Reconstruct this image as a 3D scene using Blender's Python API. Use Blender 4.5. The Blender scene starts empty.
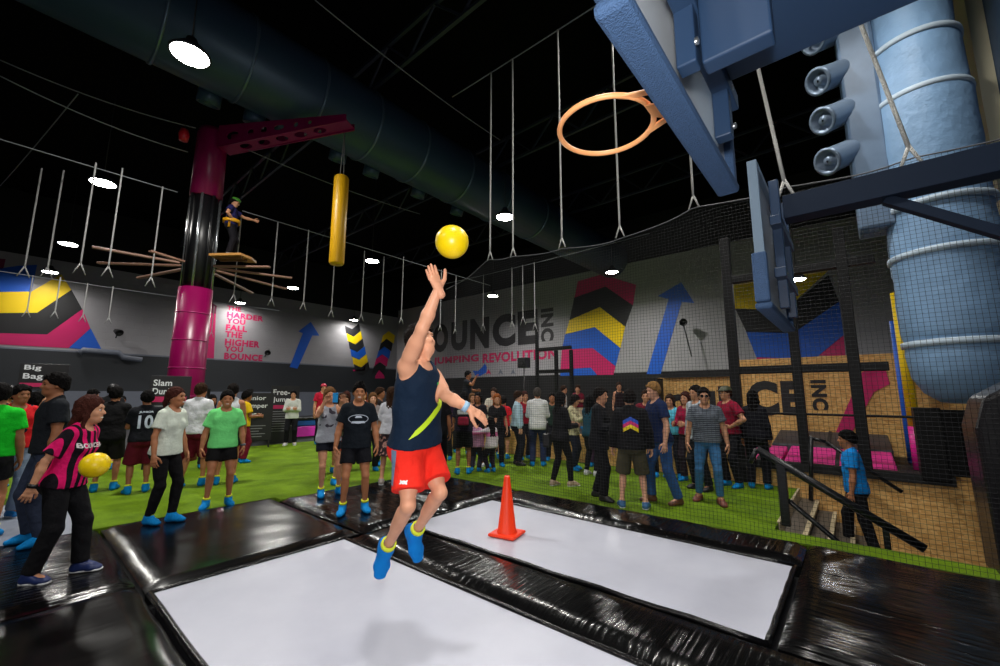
import bpy, bmesh, math, random
import numpy as np
from mathutils import Vector, Matrix
from mathutils.bvhtree import BVHTree

random.seed(7)
rng = np.random.default_rng(7)
SC = bpy.context.scene
COL = SC.collection
PI = math.pi

# ------------------------------------------------------------------ survey
# camera of the photograph: 15 mm lens, eye height 1.65 m.  The room's axes run
# along the trampoline lanes: X across the lanes, Y along them, Z up.
FPX, PITCH, ROLL, YAW, EYE = 416.0, math.radians(8.3), math.radians(0.15), math.radians(40.25), 1.65
_cy, _sy = math.cos(YAW), math.sin(YAW)
CF = np.array([_cy * math.cos(PITCH), _sy * math.cos(PITCH), math.sin(PITCH)])
_r0 = np.array([_sy, -_cy, 0.0])
_u0 = np.cross(_r0, CF)
CR = _r0 * math.cos(ROLL) + _u0 * math.sin(ROLL)
CU = -_r0 * math.sin(ROLL) + _u0 * math.cos(ROLL)
CC = np.array([0, 0, EYE])


def ray(x, y): return CF + CR * (x - 500) / FPX - CU * (y - 333) / FPX
def onz(x, y, z=0.0): d = ray(x, y); return CC + d * (z - EYE) / d[2]
def onx(x, y, X): d = ray(x, y); return CC + d * X / d[0]
def ony(x, y, Y): d = ray(x, y); return CC + d * Y / d[1]
def at(x, y, depth): return CC + ray(x, y) * depth


# ------------------------------------------------------------------ materials
def lin(c):
    out = []
    for v in c[:3]:
        v = v / 255.0
        out.append(v / 12.92 if v <= 0.04045 else ((v + 0.055) / 1.055) ** 2.4)
    return (*out, 1.0)


MATS = {}


def new_mat(name):
    m = bpy.data.materials.new(name)
    m.use_nodes = True
    nt = m.node_tree
    b = nt.nodes['Principled BSDF']
    return m, nt, b


def mat(name, rgb, rough=0.6, metal=0.0, spec=0.5, var=0.0, vscale=8.0, bump=0.0, bscale=60.0, coat=0.0, emit=None, estr=0.0):
    if name in MATS: return MATS[name]
    m, nt, b = new_mat(name)
    b.inputs['Base Color'].default_value = lin(rgb)
    b.inputs['Roughness'].default_value = rough
    b.inputs['Metallic'].default_value = metal
    b.inputs['Specular IOR Level'].default_value = spec
    if coat: b.inputs['Coat Weight'].default_value = coat
    tc = nt.nodes.new('ShaderNodeTexCoord')
    if var > 0:
        n = nt.nodes.new('ShaderNodeTexNoise'); n.inputs['Scale'].default_value = vscale; n.inputs['Detail'].default_value = 4
        nt.links.new(tc.outputs['Object'], n.inputs['Vector'])
        mx = nt.nodes.new('ShaderNodeMix'); mx.data_type = 'RGBA'
        c = lin(rgb)
        mx.inputs[6].default_value = tuple(v * (1 - var) for v in c[:3]) + (1,)
        mx.inputs[7].default_value = tuple(min(1, v * (1 + var)) for v in c[:3]) + (1,)
        nt.links.new(n.outputs['Fac'], mx.inputs[0])
        nt.links.new(mx.outputs[2], b.inputs['Base Color'])
    if bump > 0:
        n2 = nt.nodes.new('ShaderNodeTexNoise'); n2.inputs['Scale'].default_value = bscale; n2.inputs['Detail'].default_value = 3
        nt.links.new(tc.outputs['Object'], n2.inputs['Vector'])
        bp = nt.nodes.new('ShaderNodeBump'); bp.inputs['Strength'].default_value = bump; bp.inputs['Distance'].default_value = 0.02
        nt.links.new(n2.outputs['Fac'], bp.inputs['Height'])
        nt.links.new(bp.outputs['Normal'], b.inputs['Normal'])
    if emit:
        b.inputs['Emission Color'].default_value = lin(emit)
        b.inputs['Emission Strength'].default_value = estr
    MATS[name] = m
    return m


def cloth(rgb, pattern=None, rgb2=None, freq=10.0, duty=0.5):
    """fabric; pattern None / 'v' vertical stripes / 'h' horizontal stripes / 'check' / 'blot'"""
    key = ('cloth', tuple(rgb), pattern, tuple(rgb2) if rgb2 else None, freq, duty)
    if key in MATS: return MATS[key]
    m, nt, b = new_mat('fabric')
    b.inputs['Roughness'].default_value = 0.85
    b.inputs['Specular IOR Level'].default_value = 0.2
    b.inputs['Base Color'].default_value = lin(rgb)
    tc = nt.nodes.new('ShaderNodeTexCoord')
    n = nt.nodes.new('ShaderNodeTexNoise'); n.inputs['Scale'].default_value = 9; n.inputs['Detail'].default_value = 3
    nt.links.new(tc.outputs['Object'], n.inputs['Vector'])
    bp = nt.nodes.new('ShaderNodeBump'); bp.inputs['Strength'].default_value = 0.55; bp.inputs['Distance'].default_value = 0.05
    nt.links.new(n.outputs['Fac'], bp.inputs['Height']); nt.links.new(bp.outputs['Normal'], b.inputs['Normal'])
    if pattern:
        mx = nt.nodes.new('ShaderNodeMix'); mx.data_type = 'RGBA'
        mx.inputs[6].default_value = lin(rgb); mx.inputs[7].default_value = lin(rgb2)
        sp = nt.nodes.new('ShaderNodeSeparateXYZ'); nt.links.new(tc.outputs['Object'], sp.inputs[0])

        def stripe(axis):
            a = nt.nodes.new('ShaderNodeMath'); a.operation = 'MULTIPLY'; a.inputs[1].default_value = freq
            nt.links.new(sp.outputs[axis], a.inputs[0])
            f = nt.nodes.new('ShaderNodeMath'); f.operation = 'FRACT'; nt.links.new(a.outputs[0], f.inputs[0])
            g = nt.nodes.new('ShaderNodeMath'); g.operation = 'GREATER_THAN'; g.inputs[1].default_value = duty
            nt.links.new(f.outputs[0], g.inputs[0]); return g
        if pattern == 'v': o = stripe(0)
        elif pattern == 'h': o = stripe(2)
        elif pattern == 'check':
            a, c = stripe(0), stripe(2)
            o = nt.nodes.new('ShaderNodeMath'); o.operation = 'MAXIMUM'
            nt.links.new(a.outputs[0], o.inputs[0]); nt.links.new(c.outputs[0], o.inputs[1])
        else:
            n3 = nt.nodes.new('ShaderNodeTexNoise'); n3.inputs['Scale'].default_value = freq
            nt.links.new(tc.outputs['Object'], n3.inputs['Vector'])
            o = nt.nodes.new('ShaderNodeMath'); o.operation = 'GREATER_THAN'; o.inputs[1].default_value = duty
            nt.links.new(n3.outputs['Fac'], o.inputs[0])
        nt.links.new(o.outputs[0], mx.inputs[0]); nt.links.new(mx.outputs[2], b.inputs['Base Color'])
    MATS[key] = m
    return m


def skin(rgb):
    key = ('skin', tuple(rgb))
    if key in MATS: return MATS[key]
    m, nt, b = new_mat('skin')
    b.inputs['Base Color'].default_value = lin(rgb)
    b.inputs['Roughness'].default_value = 0.5
    b.inputs['Specular IOR Level'].default_value = 0.35
    tc = nt.nodes.new('ShaderNodeTexCoord')
    n = nt.nodes.new('ShaderNodeTexNoise'); n.inputs['Scale'].default_value = 14
    nt.links.new(tc.outputs['Object'], n.inputs['Vector'])
    mx = nt.nodes.new('ShaderNodeMix'); mx.data_type = 'RGBA'
    c = lin(rgb)
    mx.inputs[6].default_value = (c[0] * .88, c[1] * .8, c[2] * .78, 1); mx.inputs[7].default_value = (min(1, c[0] * 1.1), c[1] * 1.12, c[2] * 1.12, 1)
    nt.links.new(n.outputs['Fac'], mx.inputs[0]); nt.links.new(mx.outputs[2], b.inputs['Base Color'])
    MATS[key] = m
    return m


# ------------------------------------------------------------------ mesh helpers
def empty(name, loc=(0, 0, 0), rz=0.0):
    o = bpy.data.objects.new(name, None); COL.objects.link(o)
    o.location = tuple(float(v) for v in loc); o.rotation_euler = (0, 0, rz); o.empty_display_size = 0.1
    return o


def tag(o, label=None, cat=None, group=None, kind=None):
    if label: o['label'] = label
    if cat: o['category'] = cat
    if group: o['group'] = group
    if kind: o['kind'] = kind
    return o


class MB:
    def __init__(self): self.v = []; self.f = []; self.smooth = []

    def add(self, vs, fs, smooth=False):
        o = len(self.v)
        self.v += [tuple(float(c) for c in p) for p in vs]
        self.f += [tuple(i + o for i in f) for f in fs]
        self.smooth += [smooth] * len(fs)
        return self

    def box(self, lo, hi, M=None):
        (a, b, c), (d, e, g) = lo, hi
        vs = [(a, b, c), (d, b, c), (d, e, c), (a, e, c), (a, b, g), (d, b, g), (d, e, g), (a, e, g)]
        if M is not None: vs = [tuple(M @ Vector(p)) for p in vs]
        return self.add(vs, [(3, 2, 1, 0), (4, 5, 6, 7), (0, 1, 5, 4), (1, 2, 6, 5), (2, 3, 7, 6), (3, 0, 4, 7)])

    def bar(self, p, q, w, h, up=(0, 0, 1)):
        p, q, up = Vector(p), Vector(q), Vector(up)
        d = (q - p).normalized()
        s = d.cross(up)
        if s.length < 1e-4: s = d.cross(Vector((1, 0, 0)))
        s.normalize(); t = s.cross(d).normalized()
        vs = []
        for e in (p, q):
            for a, b in ((-1, -1), (1, -1), (1, 1), (-1, 1)): vs.append(e + s * a * w / 2 + t * b * h / 2)
        return self.add(vs, [(0, 1, 2, 3), (7, 6, 5, 4), (0, 4, 5, 1), (1, 5, 6, 2), (2, 6, 7, 3), (3, 7, 4, 0)])

    def tube(self, pts, r, n=8, caps=True, smooth=True):
        pts = [Vector(tuple(float(c) for c in p)) for p in pts]
        rs = r if isinstance(r, (list, tuple)) else [r] * len(pts)
        vs = []; prev = None
        for i, p in enumerate(pts):
            d = (pts[min(i + 1, len(pts) - 1)] - pts[max(i - 1, 0)]).normalized()
            if prev is None:
                s = d.cross(Vector((0, 0, 1)))
                if s.length < 1e-3: s = d.cross(Vector((1, 0, 0)))
            else: s = prev - d * prev.dot(d)
            s.normalize(); prev = s; t = d.cross(s)
            for k in range(n):
                a = 2 * PI * k / n
                vs.append(p + (s * math.cos(a) + t * math.sin(a)) * rs[i])
        fs = []
        for i in range(len(pts) - 1):
            for k in range(n):
                a, b = i * n + k, i * n + (k + 1) % n
                fs.append((a, b, b + n, a + n))
        self.add(vs, fs, smooth)
        if caps:
            o = len(self.v) - len(vs)
            self.f.append(tuple(o + k for k in range(n))[::-1]); self.smooth.append(False)
            m = len(vs) - n
            self.f.append(tuple(o + m + k for k in range(n))); self.smooth.append(False)
        return self

    def lathe(self, prof, c=(0, 0, 0), n=24, axis=None):
        """prof: list of (r, z) along the axis"""
        c = Vector(tuple(c)); A = Vector(tuple(axis) if axis is not None else (0, 0, 1)).normalized()
        s = A.cross(Vector((0, 1, 0)))
        if s.length < 1e-3: s = A.cross(Vector((1, 0, 0)))
        s.normalize(); t = A.cross(s)
        vs = []
        for r, z in prof:
            for k in range(n):
                a = 2 * PI * k / n
                vs.append(c + A * z + (s * math.cos(a) + t * math.sin(a)) * max(r, 1e-4))
        fs = []
        for i in range(len(prof) - 1):
            for k in range(n):
                a, b = i * n + k, i * n + (k + 1) % n
                fs.append((a, b, b + n, a + n))
        return self.add(vs, fs, True)

    def sphere(self, c, r, n=16, m=10, sc=(1, 1, 1)):
        vs = []; c = Vector(c)
        for i in range(m + 1):
            th = PI * i / m
            for k in range(n):
                ph = 2 * PI * k / n
                vs.append((c.x + r * sc[0] * math.sin(th) * math.cos(ph), c.y + r * sc[1] * math.sin(th) * math.sin(ph), c.z + r * sc[2] * math.cos(th)))
        fs = [(i * n + k, (i + 1) * n + k, (i + 1) * n + (k + 1) % n, i * n + (k + 1) % n) for i in range(m) for k in range(n)]
        return self.add(vs, fs, True)

    def prism(self, poly, off):
        """extrude a planar polygon (3-D points) by the vector off"""
        n = len(poly); off = Vector(tuple(float(c) for c in off))
        P = [Vector(tuple(float(c) for c in p)) for p in poly]
        vs = P + [p + off for p in P]
        fs = [tuple(range(n))[::-1], tuple(range(n, 2 * n))] + [(k, (k + 1) % n, n + (k + 1) % n, n + k) for k in range(n)]
        return self.add(vs, fs)

    def build(self, name, m, parent=None, bevel=0.0, label=None, segs=2):
        me = bpy.data.meshes.new(name)
        me.from_pydata(self.v, [], self.f)
        me.polygons.foreach_set('use_smooth', self.smooth)
        me.update()
        bm = bmesh.new(); bm.from_mesh(me)
        bmesh.ops.remove_doubles(bm, verts=bm.verts, dist=1e-5)
        bmesh.ops.recalc_face_normals(bm, faces=bm.faces)
        if bevel > 0:
            bmesh.ops.bevel(bm, geom=[e for e in bm.edges if len(e.link_faces) == 2 and e.calc_face_angle(0) > 0.5], offset=bevel, segments=segs, affect='EDGES', profile=0.5)
        bm.to_mesh(me); bm.free()
        me.materials.append(m)
        o = bpy.data.objects.new(name, me); COL.objects.link(o)
        if parent is not None: o.parent = parent
        if label: o['label'] = label
        return o


def struct(o): o['kind'] = 'structure'; return o


_FONTCACHE = {}


def text_mesh(s, bold=0.02):
    """flat outline mesh of a word: (verts Nx2 normalised to 0..1 in both axes, faces, aspect)"""
    key = (s, bold)
    if key in _FONTCACHE: return _FONTCACHE[key]
    cu = bpy.data.curves.new('txt', 'FONT'); cu.body = s; cu.offset = bold; cu.fill_mode = 'FRONT'; cu.resolution_u = 4
    cu.space_character = 1.0 + bold * 2
    ob = bpy.data.objects.new('txt', cu); COL.objects.link(ob)
    dg = bpy.context.evaluated_depsgraph_get()
    me = bpy.data.meshes.new_from_object(ob.evaluated_get(dg))
    v = np.array([q.co[:2] for q in me.vertices]); f = [tuple(p.vertices) for p in me.polygons]
    bpy.data.objects.remove(ob); bpy.data.curves.remove(cu); bpy.data.meshes.remove(me)
    lo, hi = v.min(0), v.max(0)
    _FONTCACHE[key] = ((v - lo) / (hi - lo), f, (hi - lo)[0] / (hi - lo)[1])
    return _FONTCACHE[key]


def text_on(mb, s, origin, U, V, bold=0.02, off=(0, 0, 0)):
    """lay a word on the parallelogram origin, U (its full width), V (its full height)"""
    v, f, _ = text_mesh(s, bold)
    O, U, V, D = (np.array(a, float) for a in (origin, U, V, off))
    mb.add([O + U * p[0] + V * p[1] + D for p in v], f)
    return mb


# ------------------------------------------------------------------ implicit surfaces for bodies and clothing
def unit(v):
    v = np.asarray(v, float); return v / (np.linalg.norm(v) + 1e-12)


class RC:      # tapered capsule; flat=True cuts the b end square
    def __init__(s, a, b, r1, r2, tag='', k=.02, flat=False):
        s.a, s.b, s.r1, s.r2, s.tag, s.k, s.flat = np.asarray(a, float), np.asarray(b, float), r1, r2, tag, k, flat

    def aabb(s, o):
        return np.minimum(s.a - s.r1, s.b - s.r2) - o, np.maximum(s.a + s.r1, s.b + s.r2) + o

    def ev(s, X, Y, Z, o):
        d = s.b - s.a; L2 = d @ d + 1e-12
        t0 = ((X - s.a[0]) * d[0] + (Y - s.a[1]) * d[1] + (Z - s.a[2]) * d[2]) / L2
        t = np.clip(t0, 0, 1)
        q = np.sqrt((X - s.a[0] - t * d[0]) ** 2 + (Y - s.a[1] - t * d[1]) ** 2 + (Z - s.a[2] - t * d[2]) ** 2) - (s.r1 + (s.r2 - s.r1) * t) - o
        if s.flat: q = np.maximum(q, (t0 - 1) * math.sqrt(L2))
        return q


class EC:      # capsule of elliptic section (rx along axis x, ry across)
    def __init__(s, a, b, x, r1, r2, tag='', k=.03, flat=False):
        s.a, s.b = np.asarray(a, float), np.asarray(b, float)
        s.L = np.linalg.norm(s.b - s.a); s.z = unit(s.b - s.a)
        x = np.asarray(x, float); s.x = unit(x - s.z * (x @ s.z)); s.y = np.cross(s.z, s.x)
        s.r1, s.r2, s.tag, s.k, s.flat = r1, r2, tag, k, flat

    def aabb(s, o):
        m = max(*s.r1, *s.r2); return np.minimum(s.a, s.b) - m - o, np.maximum(s.a, s.b) + m + o

    def ev(s, X, Y, Z, o):
        px, py, pz = X - s.a[0], Y - s.a[1], Z - s.a[2]
        z = px * s.z[0] + py * s.z[1] + pz * s.z[2]
        t = np.clip(z / s.L, 0, 1)
        rx = s.r1[0] + (s.r2[0] - s.r1[0]) * t + o; ry = s.r1[1] + (s.r2[1] - s.r1[1]) * t + o
        m = np.minimum(rx, ry)
        qx = (px * s.x[0] + py * s.x[1] + pz * s.x[2]) / rx
        qy = (px * s.y[0] + py * s.y[1] + pz * s.y[2]) / ry
        qz = (z - t * s.L) / m
        d = (np.sqrt(qx * qx + qy * qy + qz * qz) - 1) * m
        if s.flat: d = np.maximum(d, z - s.L)
        return d


class EL:      # ellipsoid with its own axes
    def __init__(s, c, r, M, tag='', k=.03):
        s.c, s.r, s.M, s.tag, s.k = np.asarray(c, float), np.asarray(r, float), np.asarray(M, float), tag, k

    def aabb(s, o):
        e = np.sqrt(((s.M * (s.r + o)[:, None]) ** 2).sum(0)); return s.c - e, s.c + e

    def ev(s, X, Y, Z, o):
        px, py, pz = X - s.c[0], Y - s.c[1], Z - s.c[2]
        k0 = 0; k1 = 0
        for i in range(3):
            q = px * s.M[i, 0] + py * s.M[i, 1] + pz * s.M[i, 2]; r = s.r[i] + o
            k0 = k0 + (q / r) ** 2; k1 = k1 + (q / (r * r)) ** 2
        k0 = np.sqrt(k0); k1 = np.sqrt(k1) + 1e-9
        return k0 * (k0 - 1) / k1


class Field:
    def __init__(s, prims, h, off=0.0, pad=0.02):
        lo = np.min([p.aabb(off)[0] for p in prims], 0) - pad - 2 * h
        hi = np.max([p.aabb(off)[1] for p in prims], 0) + pad + 2 * h
        s.h = h; s.lo = np.floor(lo / h) * h
        s.n = np.ceil((hi - s.lo) / h).astype(int) + 1
        s.A = np.full(s.n, 1.0, np.float32)
        s.ax = [(s.lo[i] + h * np.arange(s.n[i])).astype(np.float32) for i in range(3)]
        for p in prims: s.add(p, off)

    def _sl(s, lo, hi):
        a = np.clip(np.floor((lo - s.lo) / s.h).astype(int), 0, s.n); b = np.clip(np.ceil((hi - s.lo) / s.h).astype(int) + 1, 0, s.n)
        sl = tuple(slice(a[i], b[i]) for i in range(3))
        X = s.ax[0][sl[0]][:, None, None]; Y = s.ax[1][sl[1]][None, :, None]; Z = s.ax[2][sl[2]][None, None, :]
        return sl, X, Y, Z

    def add(s, p, off=0.0, k=None):
        k = p.k if k is None else k
        lo, hi = p.aabb(off); m = k + 3 * s.h
        sl, X, Y, Z = s._sl(lo - m, hi + m)
        cur = s.A[sl]
        if cur.size == 0: return
        d = p.ev(X, Y, Z, off)
        w = np.clip(.5 + .5 * (d - cur) / k, 0, 1)
        s.A[sl] = d * (1 - w) + cur * w - k * w * (1 - w)

    def sub(s, p, off=0.0, k=.01):
        lo, hi = p.aabb(off); m = k + 3 * s.h
        sl, X, Y, Z = s._sl(lo - m, hi + m)
        cur = s.A[sl]
        if cur.size == 0: return
        d = -p.ev(X, Y, Z, off)
        w = np.clip(.5 - .5 * (d - cur) / k, 0, 1)
        s.A[sl] = d * (1 - w) + cur * w + k * w * (1 - w)

    def cut(s, c, n):      # keep the side where (p - c).n < 0
        n = unit(n)
        sl, X, Y, Z = s._sl(s.lo, s.lo + s.n * s.h)
        s.A = np.maximum(s.A, (X - c[0]) * n[0] + (Y - c[1]) * n[1] + (Z - c[2]) * n[2]).astype(np.float32)

    def wobble(s, amp, fr, ph=0.0):
        sl, X, Y, Z = s._sl(s.lo, s.lo + s.n * s.h)
        s.A = s.A + (amp * np.sin(fr * X + ph) * np.sin(fr * .8 * Y + 1.3 * ph + .5) * np.sin(fr * .6 * Z + ph * .7)).astype(np.float32)

    def mesh(s):
        A = s.A; h = s.h
        S = A < 0
        nx, ny, nz = A.shape
        cnt = np.zeros((nx - 1, ny - 1, nz - 1), np.int8)
        corners = [(i, j, k) for i in (0, 1) for j in (0, 1) for k in (0, 1)]
        for i, j, k in corners: cnt += S[i:nx - 1 + i, j:ny - 1 + j, k:nz - 1 + k]
        act = (cnt > 0) & (cnt < 8)
        idx = np.argwhere(act)
        if len(idx) == 0: return np.zeros((0, 3)), np.zeros((0, 4), int)
        vid = np.full(act.shape, -1, np.int64); vid[act] = np.arange(len(idx))
        val = np.stack([A[idx[:, 0] + i, idx[:, 1] + j, idx[:, 2] + k] for i, j, k in corners], 1)
        P = np.zeros((len(idx), 3)); N = np.zeros(len(idx))
        C = np.array(corners, float)
        for a in range(8):
            for b in range(a + 1, 8):
                if np.abs(C[a] - C[b]).sum() != 1: continue
                va, vb = val[:, a], val[:, b]
                m = (va < 0) != (vb < 0)
                t = np.where(m, va / np.where(m, va - vb, 1), 0)
                P[m] += C[a] + (C[b] - C[a]) * t[m, None]; N += m
        V = s.lo + (idx + P / N[:, None]) * h
        quads = []
        for ax in range(3):
            sl0 = [slice(1, -1)] * 3; sl1 = [slice(1, -1)] * 3
            sl0[ax] = slice(0, -1); sl1[ax] = slice(1, None)
            a, b = S[tuple(sl0)], S[tuple(sl1)]
            E = np.argwhere(a != b)
            if len(E) == 0: continue
            sg = a[tuple(E.T)]
            base = E.copy()
            for q in range(3):
                if q != ax: base[:, q] += 1
            u, w = (ax + 1) % 3, (ax + 2) % 3

            def g(du, dw):
                t = base.copy(); t[:, u] += du; t[:, w] += dw; return vid[tuple(t.T)]
            q = np.stack([g(-1, -1), g(0, -1), g(0, 0), g(-1, 0)], 1)
            q[~sg] = q[~sg][:, ::-1]
            quads.append(q)
        return V, np.concatenate(quads)


def np_mesh(name, parts, m, parent=None, label=None):
    V = np.concatenate([p[0] for p in parts]); o = 0; Q = []
    for v, q in parts: Q.append(q + o); o += len(v)
    Q = np.concatenate(Q)
    me = bpy.data.meshes.new(name)
    me.vertices.add(len(V)); me.vertices.foreach_set('co', V.astype(np.float32).ravel())
    me.loops.add(Q.size); me.loops.foreach_set('vertex_index', Q.astype(np.int32).ravel())
    me.polygons.add(len(Q)); me.polygons.foreach_set('loop_start', np.arange(0, Q.size, 4, dtype=np.int32))
    me.polygons.foreach_set('use_smooth', np.ones(len(Q), bool))
    me.update(); me.validate()
    me.materials.append(m)
    ob = bpy.data.objects.new(name, me); COL.objects.link(ob)
    if parent is not None: ob.parent = parent
    if label: ob['label'] = label
    return ob


# ------------------------------------------------------------------ people
def ik(a, t, l1, l2, pole):
    a, t = np.asarray(a, float), np.asarray(t, float)
    d = t - a; L = np.linalg.norm(d); u = d / L
    L = min(L, (l1 + l2) * .999)
    x = (l1 * l1 - l2 * l2 + L * L) / (2 * L); y = math.sqrt(max(l1 * l1 - x * x, 1e-6))
    p = np.asarray(pole, float); p = unit(p - u * (p @ u))
    return a + u * x + p * y, a + u * L


ARMS = {   # (upper-arm direction, forearm direction, palm-side thumb direction) for the right arm, x mirrored for the left
    'down': ((.20, .0, -1), (.10, .16, -1), (-.2, 1, 0)),
    'loose': ((.30, -.05, -1), (.14, .22, -1), (-.2, 1, 0)),
    'back': ((.35, -.5, -1), (.12, -.25, -1), (-.5, .8, 0)),
    'hip': ((.75, -.1, -1), (-.65, .35, -.45), (-.3, .6, .6)),
    'cross': ((.18, .30, -1), (-.95, .42, .12), (0, .2, 1)),
    'phone': ((.22, .55, -1), (-.28, 1, .35), (-.6, .2, .8)),
    'photo': ((.35, .95, -.35), (-.35, .35, 1), (-.8, 0, .3)),
    'hold': ((.20, .25, -1), (-.30, 1, .0), (-.2, .2, 1)),
    'reach': ((.35, .8, -.35), (.05, 1, -.15), (-.2, .2, 1)),
    'pocket': ((.32, -.25, -1), (-.10, .35, -1), (-.4, .8, 0)),
    'up': ((.35, .2, 1), (-.1, .15, 1), (-1, 0, .2)),
    'lap': ((.15, .2, -1), (-.45, .75, -.35), (0, .3, 1)),
}


def skeleton(h=1.75, female=False, arms=('down', 'down'), lean=(0, 0), feet=None, head=(0, 0), hipdrop=0.0, child=False, broad=1.0):
    s = h / 1.75; J = {'s': s, 'female': female, 'child': child, 'broad': broad}
    hs = (0.80 + 0.2 * s) if not child else (.62 + .38 * s)
    J['hs'] = hs
    legk = 1.0 if not child else .93
    pel = np.array([0, 0, (.935 * legk) * s - hipdrop])
    U = unit((lean[0], lean[1], 1.0))
    J['pel'] = pel
    J['neck'] = pel + U * .53 * s
    sw = (.157 if not female else .138) * s * broad
    for sd, sg in (('R', 1), ('L', -1)):
        J['sh' + sd] = pel + U * .466 * s + np.array([sg * sw, -.005, 0])
        J['hip' + sd] = pel + np.array([sg * .088 * s, 0, -.02 * s])
        A = ARMS[arms[0 if sd == 'R' else 1]] if isinstance(arms[0 if sd == 'R' else 1], str) else arms[0 if sd == 'R' else 1]
        u, f, th = (np.array(v, float) * np.array([sg, 1, 1]) for v in A)
        J['el' + sd] = J['sh' + sd] + unit(u) * .285 * s
        J['wr' + sd] = J['el' + sd] + unit(f) * .245 * s
        J['hd' + sd] = unit(f); J['th' + sd] = th
        J['curl' + sd] = .55
    feet = feet or ((.12, .02), (-.12, -.02))
    for sd, sg, ft in (('R', 1, feet[0]), ('L', -1, feet[1])):
        tgt = np.array([ft[0] * s, ft[1] * s, (ft[2] if len(ft) > 2 else 0) + .085 * s])
        toe = ft[3] if len(ft) > 3 else sg * 12
        kn, an = ik(J['hip' + sd], tgt, .435 * s, .42 * s, (sg * .12, 1, 0.1))
        J['kn' + sd] = kn; J['an' + sd] = an
        a = math.radians(toe)
        J['toe' + sd] = np.array([math.sin(a), math.cos(a), 0.0]); J['sole' + sd] = np.array([0, 0, -1.0])
    yw, pt = math.radians(head[0]), math.radians(head[1])
    hy = np.array([math.sin(yw) * math.cos(pt), math.cos(yw) * math.cos(pt), math.sin(pt)])
    hx = unit(np.cross(hy, (0, 0, 1))); hz = np.cross(hx, hy)
    J['HM'] = np.array([hx, hy, hz])
    J['head'] = J['neck'] + U * .075 * s + hz * .085 * hs + hy * .018
    J['h'] = h
    return J


def hand_prims(W, d, th, sg, s, curl, spread=.0, fat=1.0):
    d = unit(d); th = np.asarray(th, float); th = unit(th - d * (th @ d))
    n = np.cross(th, d) * sg
    P = [EC(W + d * .012 * s, W + d * .082 * s, th, (.030 * s, .019 * s), (.040 * s, .0135 * s), 'hand', .012)]
    for i, L in enumerate((.072, .080, .074, .058)):
        L *= s
        lat = (.030 - .0205 * i) * s
        r0 = W + d * (.086 - .004 * abs(i - 1)) * s + th * lat
        a1 = curl * .55 + .05 * i * curl; a2 = curl * 1.25; a3 = curl * 1.8
        dd = unit(d + th * (spread * (1.3 - i)))
        p = r0; r = .0098 * s * fat * (1 if i < 3 else .9)
        for fr, a in ((.46, a1), (.30, a2), (.24, a3)):
            q = p + (dd * math.cos(a) + n * math.sin(a)) * L * fr
            P.append(RC(p, q, r, r * .92, 'hand', .004)); p = q; r *= .92
    r0 = W + d * .026 * s + th * .026 * s
    k = .35 + .35 * curl
    p1 = r0 + unit(th * .8 + d * .75 + n * k) * .045 * s
    p2 = p1 + unit(th * (.35 - .3 * curl) + d * .9 + n * k) * .034 * s
    p3 = p2 + unit(th * (.2 - .4 * curl) + d * .95 + n * k * 1.2) * .024 * s
    P += [RC(r0, p1, .0155 * s * fat, .012 * s * fat, 'hand', .01), RC(p1, p2, .0115 * s * fat, .0105 * s * fat, 'hand', .003), RC(p2, p3, .0105 * s * fat, .009 * s * fat, 'hand', .003)]
    return P


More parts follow.
